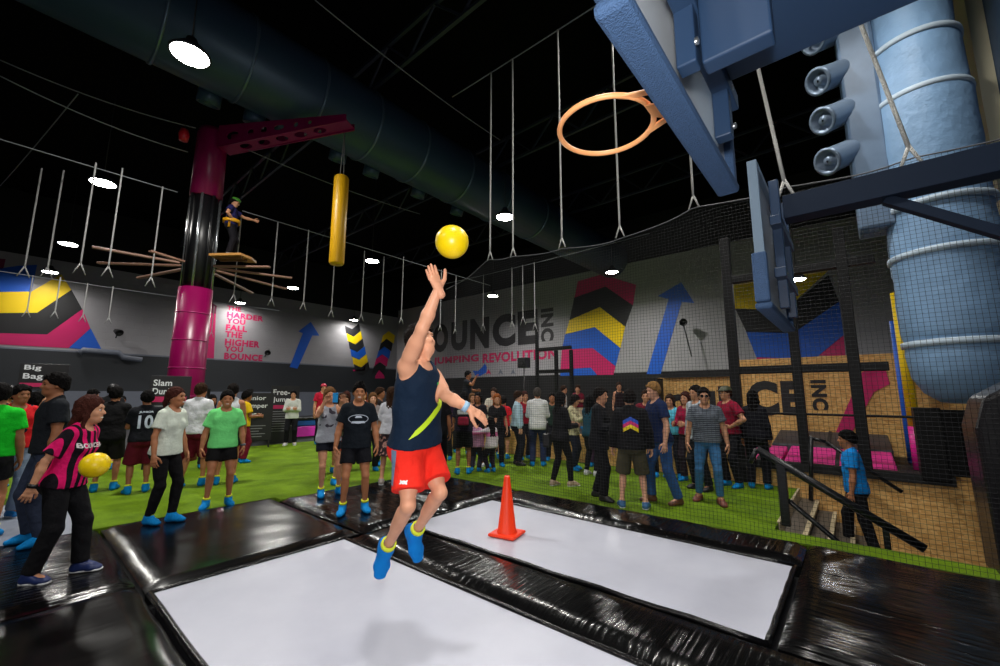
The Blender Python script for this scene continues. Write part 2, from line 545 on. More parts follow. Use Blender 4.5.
def body_prims(J, face=True):
    s, fm, hs = J['s'], J['female'], J['hs']
    pel, neck = J['pel'], J['neck']
    U = unit(neck - pel)
    Rx = J['shR'] - J['shL']; Rx = unit(Rx - U * (Rx @ U)); Fy = np.cross(U, Rx)
    J['U'], J['Rx'], J['Fy'] = U, Rx, Fy
    L = np.linalg.norm(neck - pel); J['L'] = L
    M = np.array([Rx, Fy, U])
    hipx = unit(J['hipR'] - J['hipL'])
    hf = unit(np.cross((0, 0, 1), hipx)) if abs(hipx[2]) < .9 else Fy
    w = 1.0 * J['broad']
    P = []
    pelr = (.168, .118, .125) if not fm else (.172, .122, .13)
    wst = (.148, .105) if not fm else (.122, .098)
    P.append(EL(pel + U * .01 * s, np.array(pelr) * s, np.array([hipx, Fy, U]), 'pelvis', .05))
    for sg in (1, -1): P.append(EL(pel + hipx * sg * .075 * s - Fy * .055 * s - U * .04 * s, np.array((.085, .085, .10)) * s, M, 'pelvis', .04))
    P.append(EC(pel + U * .06 * s, pel + U * .22 * s, Rx, (wst[0] * w * s * 1.04, wst[1] * s), (wst[0] * w * s, wst[1] * s), 'torso', .06))
    ch = (.160, .110) if not fm else (.138, .102)
    P.append(EC(pel + U * .26 * s, pel + U * .40 * s, Rx, (ch[0] * w * s, ch[1] * s), (ch[0] * w * s * 1.02, ch[1] * s * .96), 'torso', .06))
    if fm:
        for sg in (1, -1): P.append(EL(pel + U * .335 * s + Rx * sg * .068 * s + Fy * .085 * s, np.array((.058, .05, .055)) * s, M, 'torso', .04))
    else:
        for sg in (1, -1): P.append(EL(pel + U * .37 * s + Rx * sg * .075 * s + Fy * .072 * s, np.array((.075, .035, .06)) * s, M, 'torso', .04))
    cl = pel + U * .458 * s
    P.append(RC(J['shR'] - Rx * .02 * s, cl + U * .01 * s, .058 * s, .07 * s, 'torso', .05))
    P.append(RC(J['shL'] + Rx * .02 * s, cl + U * .01 * s, .058 * s, .07 * s, 'torso', .05))
    nk = .056 if not fm else .047
    for sg in (1, -1): P.append(RC(neck + U * .015 * s + Rx * sg * .03 * s - Fy * .02 * s, cl + Rx * sg * .105 * s + U * .03 * s - Fy * .01 * s, .04 * s, .035 * s, 'trap', .04))
    HM, H = J['HM'], J['head']
    P.append(RC(neck - U * .05 * s, H - HM[2] * .06 * hs - HM[1] * .02 * hs, nk * 1.06 * s, nk * s * .98, 'neck', .03))
    if not fm: P.append(RC(H - HM[2] * .13 * hs + HM[1] * .03 * hs, H - HM[2] * .15 * hs + HM[1] * .032 * hs, .016 * hs, .012 * hs, 'neck', .02))
    # arms
    am = 1.0 if not fm else .84
    if J['child']: am = .85
    am *= J.get('armk', 1.0)
    for sd, sg in (('R', 1), ('L', -1)):
        S, E, W = J['sh' + sd], J['el' + sd], J['wr' + sd]
        P.append(RC(S, E, .053 * s * am, .040 * s * am, 'armU' + sd, .03))
        P.append(RC(S + (E - S) * .3, S + (E - S) * .62, .052 * s * am, .050 * s * am, 'armU' + sd, .02))
        P.append(RC(E, E + (W - E) * .35, .041 * s * am, .044 * s * am, 'armF' + sd, .015))
        P.append(RC(E + (W - E) * .35, W + J['hd' + sd] * .01 * s, .043 * s * am, .0275 * s * (am * .5 + .5), 'armF' + sd, .015))
    # legs
    lm = (.93 if not fm else .90) * J.get('legk', 1.0)
    for sd, sg in (('R', 1), ('L', -1)):
        Hp, K, A = J['hip' + sd], J['kn' + sd], J['an' + sd]
        P.append(RC(Hp, K, .086 * s * lm, .054 * s * lm, 'thigh' + sd, .03))
        kf = unit(np.cross(unit(K - Hp), hipx)) if True else Fy
        P.append(RC(Hp + (K - Hp) * .35, Hp + (K - Hp) * .7, .078 * s * lm, .066 * s * lm, 'thigh' + sd, .03))
        P.append(RC(K, A, .053 * s * lm, .036 * s * lm, 'shin' + sd, .02))
        sd_dir = unit(A - K); back = -J['toe' + sd]; back = unit(back - sd_dir * (back @ sd_dir))
        P.append(RC(K + (A - K) * .18 + back * .016 * s, K + (A - K) * .48 + back * .012 * s, .052 * s * lm, .042 * s * lm, 'shin' + sd, .03))
    P += foot_prims(J, 'R') + foot_prims(J, 'L')
    # head
    e = lambda c, r, k=.03, t='head': EL(H + HM.T @ (np.array(c) * hs), np.array(r) * hs, HM, t, k)
    c3 = lambda a, b, r1, r2, k: RC(H + HM.T @ (np.array(a) * hs), H + HM.T @ (np.array(b) * hs), r1 * hs, r2 * hs, 'head', k)
    P.append(e((0, -.012, .028), (.076, .098, .093), .03))
    P.append(e((0, .022, -.030), (.060, .070, .088), .035))
    P.append(e((0, .048, -.088), (.040, .040, .032), .035))
    for sg in (1, -1):
        P.append(e((sg * .036, .062, -.028), (.026, .022, .022), .02))
        P.append(e((sg * .077, -.008, -.012), (.011, .021, .033), .008))
    P.append(c3((-.038, .078, .026), (.038, .078, .026), .012, .012, .02))
    P.append(c3((0, .088, .010), (0, .106, -.026), .009, .013, .01))
    P.append(c3((-.012, .094, -.030), (.012, .094, -.030), .010, .010, .008))
    P.append(c3((-.018, .083, -.064), (.018, .083, -.064), .008, .008, .008))
    P.append(c3((-.014, .080, -.075), (.014, .080, -.075), .009, .009, .008))
    return P


def foot_prims(J, sd, t='foot'):
    s = J['s']; A = J['an' + sd]; fd = J['toe' + sd]; dn = J['sole' + sd]; ax = np.cross(dn, fd)
    k = s
    return [RC(A, A + dn * .045 * k - fd * .02 * k, .038 * k, .034 * k, t + sd, .02),
            EC(A + dn * .048 * k - fd * .035 * k, A + dn * .052 * k + fd * .10 * k, ax, (.031 * k, .033 * k), (.042 * k, .028 * k), t + sd, .025),
            RC(A - dn * .0 + fd * .01 * k, A + dn * .04 * k + fd * .09 * k, .036 * k, .026 * k, t + sd, .03),
            EC(A + dn * .052 * k + fd * .10 * k, A + dn * .062 * k + fd * .155 * k, ax, (.042 * k, .026 * k), (.034 * k, .019 * k), t + sd, .02)]


HAIRC = {'black': (13, 11, 11), 'brown': (50, 32, 21), 'dark': (22, 17, 15), 'blond': (150, 112, 66), 'ginger': (150, 82, 36), 'grey': (70, 64, 60), 'auburn': (66, 34, 28), 'lightbrown': (104, 72, 44)}


def hair_mat(c):
    return mat('hair_' + c, HAIRC[c], .75, spec=.08, var=.6, vscale=45, bump=.8, bscale=60)


def make_hair(J, style, color, h, parent):
    HM, H, hs = J['HM'], J['head'], J['hs']
    L = lambda c: H + HM.T @ (np.array(c, float) * hs)
    e = lambda c, r, k=.02: EL(L(c), np.array(r) * hs, HM, 'hair', k)
    if style == 'bald': return None
    g = .010 + .25 * h
    thick = {'short': .012, 'crop': .0, 'long': .012, 'pony': .006, 'bun': .006, 'tall': .014, 'bob': .014, 'cap': .0, 'helmet': .012}[style]
    core = [e((0, -.016, .034), (.077 + g + thick * .4, .097 + g + thick * .4, .094 + g + thick))]
    low = [e((0, -.035, -.02), (.074 + g, .075 + g, .075 + g), .02)]
    if style == 'tall':
        core.append(e((0, .035, .105), (.055, .05, .035), .03))
        for i in range(9): core.append(RC(L((random.uniform(-.05, .05), random.uniform(-.05, .07), .10)), L((random.uniform(-.07, .07), random.uniform(-.05, .10), .155)), .018 * hs, .008 * hs, 'hair', .012))
    def hairline(F_):
        F_.cut(L((0, .082, .066)), HM.T @ np.array((0, .84, -.54)))
        if style in ('short', 'crop', 'tall', 'cap', 'helmet', 'bun', 'pony'): F_.cut(L((0, 0, -.012)), HM.T @ np.array((0, .50, -.866)))
    F = Field(core + low, h)
    hairline(F)
    if style in ('short', 'tall'):
        rs = random.Random(int(J['h'] * 1000) + len(color))
        for i in range(16):     # tufts breaking up the outline
            x = rs.uniform(-.06, .06); y = rs.uniform(-.075, .085)
            z = .128 - 6 * x * x - (6.5 * y * y if y > 0 else 5 * y * y)
            F.add(RC(L((x, y, z - .012)), L((x * 1.12 + rs.uniform(-.012, .012), y + rs.uniform(.004, .022), z + rs.uniform(.004, .016))), .016 * hs, .006 * hs, 'hair', .010))
    extra = []
    if style in ('long', 'bob'):
        dl = -.30 if style == 'long' else -.13
        U, Fy = J.get('U', np.array([0, 0, 1.])), J.get('Fy', HM[1])
        bk = L((0, -.055, -.01)); end = bk + U * (dl - .02) * hs - Fy * .045 * hs
        extra.append(EC(bk, end, HM[0], (.082 * hs, .055 * hs), (.085 * hs, .032 * hs), 'hair', .02))
        for sg in (1, -1):
            extra.append(RC(L((sg * .055, .040, .075)), L((sg * .082, .004, -.045)), .016 * hs, .020 * hs, 'hair', .02))
            extra.append(RC(L((sg * .082, .004, -.045)), L((sg * .086, -.02, dl * .75)), .021 * hs, .014 * hs, 'hair', .02))
    if style == 'pony':
        extra.append(RC(L((0, -.105, .02)), L((0, -.135, -.06)), .026 * hs, .028 * hs, 'hair', .015))
        extra.append(RC(L((0, -.135, -.06)), L((0, -.12, -.19)), .028 * hs, .010 * hs, 'hair', .015))
    if style == 'bun': extra.append(e((0, -.10, .09), (.045, .042, .042), .012))
    if extra:
        G = Field(core + low + extra, h)
        base = Field.__new__(Field)
        F2 = G; F2.cutA = None
        # hairline cut applied only to the cap, then the hanging hair is added
        sl = F2
        F2.A[:] = 1.0
        for p in core + low: F2.add(p)
        hairline(F2)
        for p in extra: F2.add(p)
        F = F2
    F.wobble(.008, 95, 1.0); F.wobble(.005, 170, 2.0)
    parts = [F.mesh()]
    if style in ('cap', 'helmet'):
        pass
    return np_mesh('hair', parts, hair_mat(color), parent)


def cap(J, h, parent, rgb, name='cap'):
    HM, H, hs = J['HM'], J['head'], J['hs']
    L = lambda c: H + HM.T @ (np.array(c, float) * hs)
    F = Field([EL(L((0, -.012, .045)), np.array((.094, .115, .098)) * hs, HM, '', .02)], h)
    F.cut(L((0, 0, .042)), -HM[2])
    if name == 'cap': F.add(EC(L((0, .06, .05)), L((0, .165, .038)), HM[0], (.07 * hs, .012), (.055 * hs, .01), '', .02))
    else:
        for sx in (-.035, 0, .035): F.add(RC(L((sx, .09, .09)), L((sx, -.10, .10)), .014, .014, '', .01))
    return np_mesh(name, [F.mesh()], mat('capm' + str(rgb), rgb, .5), parent)


def sel(P, *tags): return [p for p in P if any(p.tag.startswith(t) for t in tags)]


def make_top(J, P, spec, h, parent):
    """spec: color/mat, sleeve 'tank','short','long', hem (metres below the waist), loose"""
    s = J['s']; U, Rx, Fy, pel = J['U'], J['Rx'], J['Fy'], J['pel']
    off = .010 + .25 * h + spec.get('puff', 0)
    pr = []
    for p in sel(P, 'torso', 'pelvis', 'trap'): pr.append(p)
    loose = spec.get('loose', .012)
    fm = J['female']
    w = J['broad']
    hem = spec.get('hem', .02)
    top = pel + U * .36 * s; bot = pel - U * hem * s
    ra = ((.154 if not fm else .134) * s * w, .106 * s); rb = ((.166 if not fm else .172) * s * w + loose, .130 * s + loose)
    pr.append(EC(top, bot - U * .05, Rx, ra, rb, 'skirt', .03))
    for sd in 'RL':
        Hp_, K_ = J['hip' + sd], J['kn' + sd]
        pr.append(RC(Hp_, Hp_ + (K_ - Hp_) * .30, .095 * s, .095 * s, 'hipcover', .03))
    sl = spec.get('sleeve', 'short')
    for sd in 'RL':
        S, E, W = J['sh' + sd], J['el' + sd], J['wr' + sd]
        am = (1 if not fm else .84) * J.get('armk', 1)
        if sl in ('short', 'three'):
            fr = spec.get('slen', .62)
            pr.append(RC(S, S + (E - S) * fr, .054 * s * am, .056 * s * am + .006, 'sl', .03, True))
        elif sl == 'long':
            pr.append(RC(S, E, .058 * s * am, .046 * s * am, 'sl', .03)); pr.append(RC(E, W + (W - E) * .02, .047 * s * am, .034 * s, 'sl', .02, True))
        elif sl == 'cap':
            pr.append(RC(S, S + (E - S) * .25, .060 * s * am, .060 * s * am, 'sl', .03, True))
    F = Field(pr, h, off)
    # hem
    F2c = bot
    sleeveprims = [p for p in pr if p.tag == 'sl']
    n = -U
    sl_, X, Y, Z = F._sl(F.lo, F.lo + F.n * F.h)
    # cut below the hem plane, but keep sleeves that hang lower
    dcut = (X - bot[0]) * n[0] + (Y - bot[1]) * n[1] + (Z - bot[2]) * n[2]
    F.A = np.maximum(F.A, dcut).astype(np.float32)
    for p in sleeveprims: F.add(p, off)
    if spec.get('open', 1):
        nr = spec.get('neck', .074)
        F.sub(RC(J['neck'] + U * .0 * s + Fy * (.018 + spec.get('vee', 0)) * s, J['neck'] + U * .2 * s + Fy * .04 * s, nr * s, (nr + .02) * s), 0, .01)
    if sl == 'tank':
        for sd, sg in (('R', 1), ('L', -1)):
            S = J['sh' + sd]
            ar = spec.get('arm', .082)
            F.sub(EC(S + Rx * sg * .02 * s + U * .02 * s, S + Rx * sg * .12 * s - U * .05 * s, Fy, (.10 * s, ar * s), (.12 * s, ar * s)), 0, .012)
            F.sub(RC(S + Rx * sg * .03 * s, J['el' + sd], .078 * s, .075 * s), 0, .012)
    return np_mesh(spec.get('name', 'shirt'), [F.mesh()], spec['m'], parent, spec.get('label'))


def make_bottom(J, P, spec, h, parent):
    s = J['s']; U, pel, Rx = J['U'], J['pel'], J['Rx']
    kind = spec['kind']; off = .007 + .22 * h
    pr = list(sel(P, 'pelvis'))
    lo = spec.get('len', .62)
    fl = spec.get('flare', .02)
    for sd in 'RL':
        Hp, K, A = J['hip' + sd], J['kn' + sd], J['an' + sd]
        if kind == 'shorts':
            if lo <= 1: pr.append(RC(Hp, Hp + (K - Hp) * lo, .094 * s, .074 * s + fl, 'sl', .03, True))
            else:
                pr.append(RC(Hp, K, .094 * s, .066 * s + fl, 'sl', .03)); pr.append(RC(K, K + (A - K) * (lo - 1), .066 * s + fl, .062 * s + fl, 'sl', .02, True))
        elif kind == 'skirt':
            pass
        else:
            tight = spec.get('tight', False); ex = 0 if tight else .008
            if not tight: pr.append(RC(Hp, K, .086 * s, .053 * s + ex, 'sl', .03))
            pr += [p for p in sel(P, 'shin' + sd, 'thigh' + sd) if True]
            an = K + (A - K) * spec.get('len2', .97)
            pr.append(RC(K, an, (.046 if tight else .052) * s + ex, (.036 if tight else .054) * s + ex * .6, 'sl', .03, True))
    if kind == 'skirt':
        pr.append(EC(pel + U * .02, pel - np.array([0, 0, spec.get('len', .40) * s]), Rx, (.165 * s, .12 * s), (.20 * s + fl, .16 * s + fl), 'sl', .03, True))
    F = Field(pr, h, off)
    F.cut(pel + U * spec.get('waist', .085) * s, U)
    if kind == 'trousers':
        for sd in 'RL':
            K, A = J['kn' + sd], J['an' + sd]; d = unit(A - K); c = K + (A - K) * spec.get('len2', .97)
            sl_, X, Y, Z = F._sl(np.minimum(A - .16, F.lo + F.n * F.h), A + .16)
            if F.A[sl_].size: F.A[sl_] = np.maximum(F.A[sl_], (X - c[0]) * d[0] + (Y - c[1]) * d[1] + (Z - c[2]) * d[2])
    return np_mesh(spec.get('name', kind), [F.mesh()], spec['m'], parent, spec.get('label'))


def make_feet(J, P, spec, h, parent):
    kind = spec['kind']; s = J['s']
    if kind == 'none': return
    for sd in 'RL':
        A, K = J['an' + sd], J['kn' + sd]
        up = unit(K - A)
        pr = sel(P, 'foot' + sd)
        ht = {'sock': .05, 'shoe': .0, 'boot': .10}[kind] * s
        off = (.005 if kind == 'sock' else .008) + .2 * h
        ext = [RC(A, A + up * ht, .040 * s, .040 * s, '', .02, True)] if ht > 0 else []
        F = Field(pr + ext, h, off)
        F.cut(A + up * max(ht, .012), up)
        if kind != 'sock':
            dn = J['sole' + sd]; F.cut(A + dn * .084 * s, dn)
        ob = np_mesh(kind, [F.mesh()], spec['m'], parent)
        if 'cuff' in spec and kind == 'sock':
            c = MB(); c.lathe([(.036 * s, 0), (.049 * s, 0), (.049 * s, .028 * s), (.036 * s, .028 * s)], A + up * (ht - .004), 14, up)
            c.build('sock_cuff', spec['cuff'], ob, label='yellow sock cuff')
        if 'sole' in spec:
            fd, dn = J['toe' + sd], J['sole' + sd]; ax = np.cross(dn, fd)
            G = Field([EC(A + dn * .072 * s - fd * .038 * s, A + dn * .074 * s + fd * .155 * s, ax, (.040 * s, .03), (.046 * s, .03), '', .01)], min(h, .012), .004)
            G.cut(A + dn * .066 * s, -dn); G.cut(A + dn * .088 * s, dn)
            np_mesh('shoe_sole', [G.mesh()], spec['sole'], ob, 'pale shoe sole')


def make_face(J, parent, smile=False, brows='black', detail=False, glasses=None):
    HM, H, hs = J['HM'], J['head'], J['hs']
    Lc = lambda c: H + HM.T @ (np.array(c, float) * hs)

    def ellm(c, r):
        mb = MB(); mb.sphere((0, 0, 0), 1, 12, 8)
        mb.v = [tuple(Lc(np.array(c) + np.array(v) * np.array(r))) for v in mb.v]; return mb
    for sg in (1, -1):
        if detail:
            e = ellm((sg * .031, .078, .004), (.0135, .011, .0085)).build('eye', mat('eye_white', (225, 220, 215), .25), parent)
            ellm((sg * .031, .086, .004), (.006, .005, .006)).build('pupil', mat('pupil', (20, 14, 12), .2), e)
        else:
            ellm((sg * .031, .081, .004), (.014, .009, .006)).build('eye', mat('pupil', (20, 14, 12), .2), parent)
        ellm((sg * .032, .088, .025), (.017, .006, .0030)).build('eyebrow', hair_mat(brows), parent)
    if smile:
        o = ellm((0, .083, -.068), (.027, .012, .011)).build('mouth', mat('lips', (150, 70, 62), .4), parent)
        ellm((0, .088, -.067), (.024, .010, .0068)).build('teeth', mat('teeth', (235, 230, 220), .3), o)
    else: ellm((0, .087, -.069), (.022, .007, .0045)).build('mouth', mat('lips', (150, 70, 62), .4), parent)
    if glasses:
        mb = MB()
        for sg in (1, -1): mb.lathe([(.024, -.003), (.024, .003), (.001, .004)], (0, 0, 0), 14, (0, 1, 0)); o0 = len(mb.v) - 42; mb.v[o0:] = [(v[0] + sg * .033, v[1] + .103, v[2] + .004) for v in mb.v[o0:]]
        for sg in (1, -1): mb.tube([(sg * .055, .10, .008), (sg * .08, .06, .01), (sg * .083, -.01, .004)], .003, 6)
        mb.tube([(-.012, .105, .008), (.012, .105, .008)], .003, 6)
        mb.v = [tuple(Lc(v)) for v in mb.v]
        mb.build('sunglasses', mat('sunglass', (12, 12, 14), .15), parent)


def decal(name, mb, J, target, m, z0, back=False, cut=.02):
    """press a flat drawing (x right, y up as its viewer sees it, metres, centred) on the front or back of a garment"""
    me = bpy.data.meshes.new('d'); me.from_pydata(mb.v, [], mb.f)
    bm = bmesh.new(); bm.from_mesh(me)
    bmesh.ops.triangulate(bm, faces=bm.faces)
    for _ in range(4):
        lg = [e for e in bm.edges if e.calc_length() > cut]
        if not lg: break
        bmesh.ops.subdivide_edges(bm, edges=lg, cuts=1, use_grid_fill=False)
        bmesh.ops.triangulate(bm, faces=bm.faces)
    U, Rx, Fy = J['U'], J['Rx'], J['Fy']
    tm = target.data
    bv = BVHTree.FromPolygons([v.co.copy() for v in tm.vertices], [tuple(p.vertices) for p in tm.polygons])
    d = Fy if back else -Fy
    xs = Rx if back else -Rx
    c = np.asarray(z0, float)
    for v in bm.verts:
        p = c + xs * v.co.x + U * v.co.y - d * .6
        hit = bv.ray_cast(Vector(p), Vector(d))
        loc = np.array(hit[0]) if hit[0] is not None else c + xs * v.co.x + U * v.co.y
        v.co = Vector(loc - d * .004)
    bm.to_mesh(me); bm.free()
    me.materials.append(m)
    o = bpy.data.objects.new(name, me); COL.objects.link(o); o.parent = target
    return o


def flat_text(s, w, hgt, bold=.02, cx=0.0, cy=0.0):
    mb = MB(); text_on(mb, s, (cx - w / 2, cy - hgt / 2, 0), (w, 0, 0), (0, hgt, 0), bold); return mb


NEXT = [0]


def person(label, pos, facing, J, skin_rgb, hair, top, bottom, feet, h=.014, group=None, face=True, smile=False, detail=False, hand_h=None, glasses=None, absolute=False, cap_rgb=None, helmet=None, spread=.12):
    """pos (x,y,z) of the ground under the pelvis; facing: world heading vector"""
    if absolute: root = empty('person', pos)
    else:
        rz = math.atan2(facing[1], facing[0]) - PI / 2
        root = empty('person', pos, rz)
    tag(root, label, 'person', group)
    P = body_prims(J)
    sm = skin(skin_rgb)
    F = Field(P, h)
    # eye sockets
    HM, H, hs = J['HM'], J['head'], J['hs']
    for sg in (1, -1): F.sub(EL(H + HM.T @ (np.array((sg * .031, .104, .006)) * hs), np.array((.018, .018, .012)) * hs, HM), 0, .02)
    parts = [F.mesh()]
    hh = hand_h or (.0055 if h < .012 else .009)
    for sd, sg in (('R', 1), ('L', -1)):
        HP = hand_prims(J['wr' + sd], J['hd' + sd], J['th' + sd], sg, J['s'], J['curl' + sd], spread, 1.0 if h < .012 else 1.15)
        HP.append(RC(J['wr' + sd] - J['hd' + sd] * .03, J['wr' + sd] + J['hd' + sd] * .03, .027 * J['s'], .026 * J['s'], '', .01))
        parts.append(Field(HP, hh).mesh())
    body = np_mesh('body', parts, sm, root)
    out = {'root': root, 'body': body, 'P': P, 'J': J}
    if hair: out['hair'] = make_hair(J, hair[0], hair[1], min(h, .012), root)
    if cap_rgb: cap(J, min(h, .012), root, cap_rgb)
    if helmet: cap(J, min(h, .012), root, helmet, 'helmet')
    if bottom: out['bottom'] = make_bottom(J, P, bottom, h, root)
    if top: out['top'] = make_top(J, P, top, h, root)
    if feet: make_feet(J, P, feet, min(h, .012), root)
    if face: make_face(J, root, smile, hair[1] if hair else 'dark', detail, glasses)
    return out


# ================================================================== THE SETTING
def stretched_vinyl(name, rgb, rough, ax, sc=(1.5, 26), bumpd=.5, wr2=3.0):
    """black vinyl with wrinkles running across: fine along axis ax, long the other way"""
    m, nt, b = new_mat(name)
    b.inputs['Base Color'].default_value = lin(rgb); b.inputs['Roughness'].default_value = rough
    b.inputs['Specular IOR Level'].default_value = .38
    tc = nt.nodes.new('ShaderNodeTexCoord'); mp = nt.nodes.new('ShaderNodeMapping')
    mp.inputs['Scale'].default_value = (sc[1], sc[0], 1) if ax == 0 else (sc[0], sc[1], 1)
    mp.inputs['Rotation'].default_value = (0, 0, .12)
    nt.links.new(tc.outputs['Object'], mp.inputs[0])
    n = nt.nodes.new('ShaderNodeTexNoise'); n.inputs['Scale'].default_value = 1.0; n.inputs['Detail'].default_value = 3; n.inputs['Distortion'].default_value = .4
    nt.links.new(mp.outputs[0], n.inputs['Vector'])
    n2 = nt.nodes.new('ShaderNodeTexNoise'); n2.inputs['Scale'].default_value = wr2; n2.inputs['Detail'].default_value = 2
    nt.links.new(tc.outputs['Object'], n2.inputs['Vector'])
    ad = nt.nodes.new('ShaderNodeMath'); ad.operation = 'MULTIPLY'
    nt.links.new(n.outputs['Fac'], ad.inputs[0]); nt.links.new(n2.outputs['Fac'], ad.inputs[1])
    bp = nt.nodes.new('ShaderNodeBump'); bp.inputs['Strength'].default_value = bumpd; bp.inputs['Distance'].default_value = .03
    nt.links.new(ad.outputs[0], bp.inputs['Height']); nt.links.new(bp.outputs['Normal'], b.inputs['Normal'])
    rr = nt.nodes.new('ShaderNodeMapRange'); rr.inputs['To Min'].default_value = rough * .7; rr.inputs['To Max'].default_value = rough * 1.5
    nt.links.new(n2.outputs['Fac'], rr.inputs[0]); nt.links.new(rr.outputs[0], b.inputs['Roughness'])
    return m


def turf_mat():
    m, nt, b = new_mat('turf')
    tc = nt.nodes.new('ShaderNodeTexCoord')
    n = nt.nodes.new('ShaderNodeTexNoise'); n.inputs['Scale'].default_value = 26; n.inputs['Detail'].default_value = 8; n.inputs['Roughness'].default_value = .75
    n2 = nt.nodes.new('ShaderNodeTexNoise'); n2.inputs['Scale'].default_value = 2.2; n2.inputs['Detail'].default_value = 3
    for q in (n, n2): nt.links.new(tc.outputs['Object'], q.inputs['Vector'])
    r = nt.nodes.new('ShaderNodeValToRGB')
    r.color_ramp.elements[0].position = .25; r.color_ramp.elements[0].color = lin((60, 96, 6))
    r.color_ramp.elements[1].position = .75; r.color_ramp.elements[1].color = lin((148, 186, 28))
    ad = nt.nodes.new('ShaderNodeMath'); ad.operation = 'MULTIPLY_ADD'; ad.inputs[1].default_value = .45; 
    nt.links.new(n2.outputs['Fac'], ad.inputs[0]); 
    ml = nt.nodes.new('ShaderNodeMath'); ml.operation = 'MULTIPLY'; ml.inputs[1].default_value = .55
    nt.links.new(n.outputs['Fac'], ml.inputs[0]); nt.links.new(ml.outputs[0], ad.inputs[2])
    nt.links.new(ad.outputs[0], r.inputs[0]); nt.links.new(r.outputs[0], b.inputs['Base Color'])
    b.inputs['Roughness'].default_value = .8; b.inputs['Specular IOR Level'].default_value = .15
    n3 = nt.nodes.new('ShaderNodeTexNoise'); n3.inputs['Scale'].default_value = 120; n3.inputs['Detail'].default_value = 3
    nt.links.new(tc.outputs['Object'], n3.inputs['Vector'])
    bp = nt.nodes.new('ShaderNodeBump'); bp.inputs['Strength'].default_value = 1; bp.inputs['Distance'].default_value = .03
    nt.links.new(n3.outputs['Fac'], bp.inputs['Height']); nt.links.new(bp.outputs['Normal'], b.inputs['Normal'])
    return m


def osb_mat():
    m, nt, b = new_mat('strand_board')
    tc = nt.nodes.new('ShaderNodeTexCoord')
    v = nt.nodes.new('ShaderNodeTexVoronoi'); v.inputs['Scale'].default_value = 14
    mp = nt.nodes.new('ShaderNodeMapping'); mp.inputs['Scale'].default_value = (1, 1, 3.2); mp.inputs['Rotation'].default_value = (.6, 0, 0)
    nt.links.new(tc.outputs['Object'], mp.inputs[0]); nt.links.new(mp.outputs[0], v.inputs['Vector'])
    r = nt.nodes.new('ShaderNodeValToRGB')
    r.color_ramp.elements[0].color = lin((206, 150, 78)); r.color_ramp.elements[1].color = lin((244, 198, 124))
    sp = nt.nodes.new('ShaderNodeSeparateColor'); nt.links.new(v.outputs['Color'], sp.inputs[0]); nt.links.new(sp.outputs[0], r.inputs[0])
    nt.links.new(r.outputs[0], b.inputs['Base Color']); b.inputs['Roughness'].default_value = .7
    return m


def wall_mat(name, rgb, lines=True):
    """painted profiled sheet: fine vertical ribs"""
    m, nt, b = new_mat(name)
    b.inputs['Roughness'].default_value = .6; b.inputs['Base Color'].default_value = lin(rgb)
    tc = nt.nodes.new('ShaderNodeTexCoord')
    n = nt.nodes.new('ShaderNodeTexNoise'); n.inputs['Scale'].default_value = 1.2; n.inputs['Detail'].default_value = 5
    nt.links.new(tc.outputs['Object'], n.inputs['Vector'])
    mx = nt.nodes.new('ShaderNodeMix'); mx.data_type = 'RGBA'; c = lin(rgb)
    mx.inputs[6].default_value = tuple(v * .82 for v in c[:3]) + (1,); mx.inputs[7].default_value = c
    nt.links.new(n.outputs['Fac'], mx.inputs[0]); nt.links.new(mx.outputs[2], b.inputs['Base Color'])
    if lines:
        br = nt.nodes.new('ShaderNodeTexBrick'); br.inputs['Scale'].default_value = 1.0
        br.inputs['Brick Width'].default_value = .8; br.inputs['Row Height'].default_value = .4; br.inputs['Mortar Size'].default_value = .012
        br.inputs['Color1'].default_value = (1, 1, 1, 1); br.inputs['Color2'].default_value = (1, 1, 1, 1); br.inputs['Mortar'].default_value = (0, 0, 0, 1)
        sx = nt.nodes.new('ShaderNodeSeparateXYZ'); cx = nt.nodes.new('ShaderNodeCombineXYZ'); ad = nt.nodes.new('ShaderNodeMath')
        nt.links.new(tc.outputs['Object'], sx.inputs[0]); nt.links.new(sx.outputs[0], ad.inputs[0]); nt.links.new(sx.outputs[1], ad.inputs[1])
        nt.links.new(ad.outputs[0], cx.inputs[0]); nt.links.new(sx.outputs[2], cx.inputs[1]); nt.links.new(cx.outputs[0], br.inputs['Vector'])
        bp = nt.nodes.new('ShaderNodeBump'); bp.inputs['Strength'].default_value = .6; bp.inputs['Distance'].default_value = .02
        nt.links.new(br.outputs['Color'], bp.inputs['Height']); nt.links.new(bp.outputs['Normal'], b.inputs['Normal'])
    return m


BLACK = mat('matte_black', (9, 9, 11), .7)
BLACKSTEEL = mat('black_steel', (16, 17, 20), .4)
NAVYSTEEL = mat('navy_steel', (40, 62, 92), .42)
CONCRETE = mat('dark_floor', (38, 38, 42), .6, var=.2)
TURF = turf_mat()
OSB = osb_mat()
WHITEWALL = wall_mat('white_wall', (168, 166, 172))
DARKBAND = wall_mat('charcoal_panel', (44, 48, 54), False)
GREYSTRIP = mat('grey_panel', (112, 118, 132), .5, var=.1)
XQ, YP, ZTOP = 24.5, 34.0, 12.6

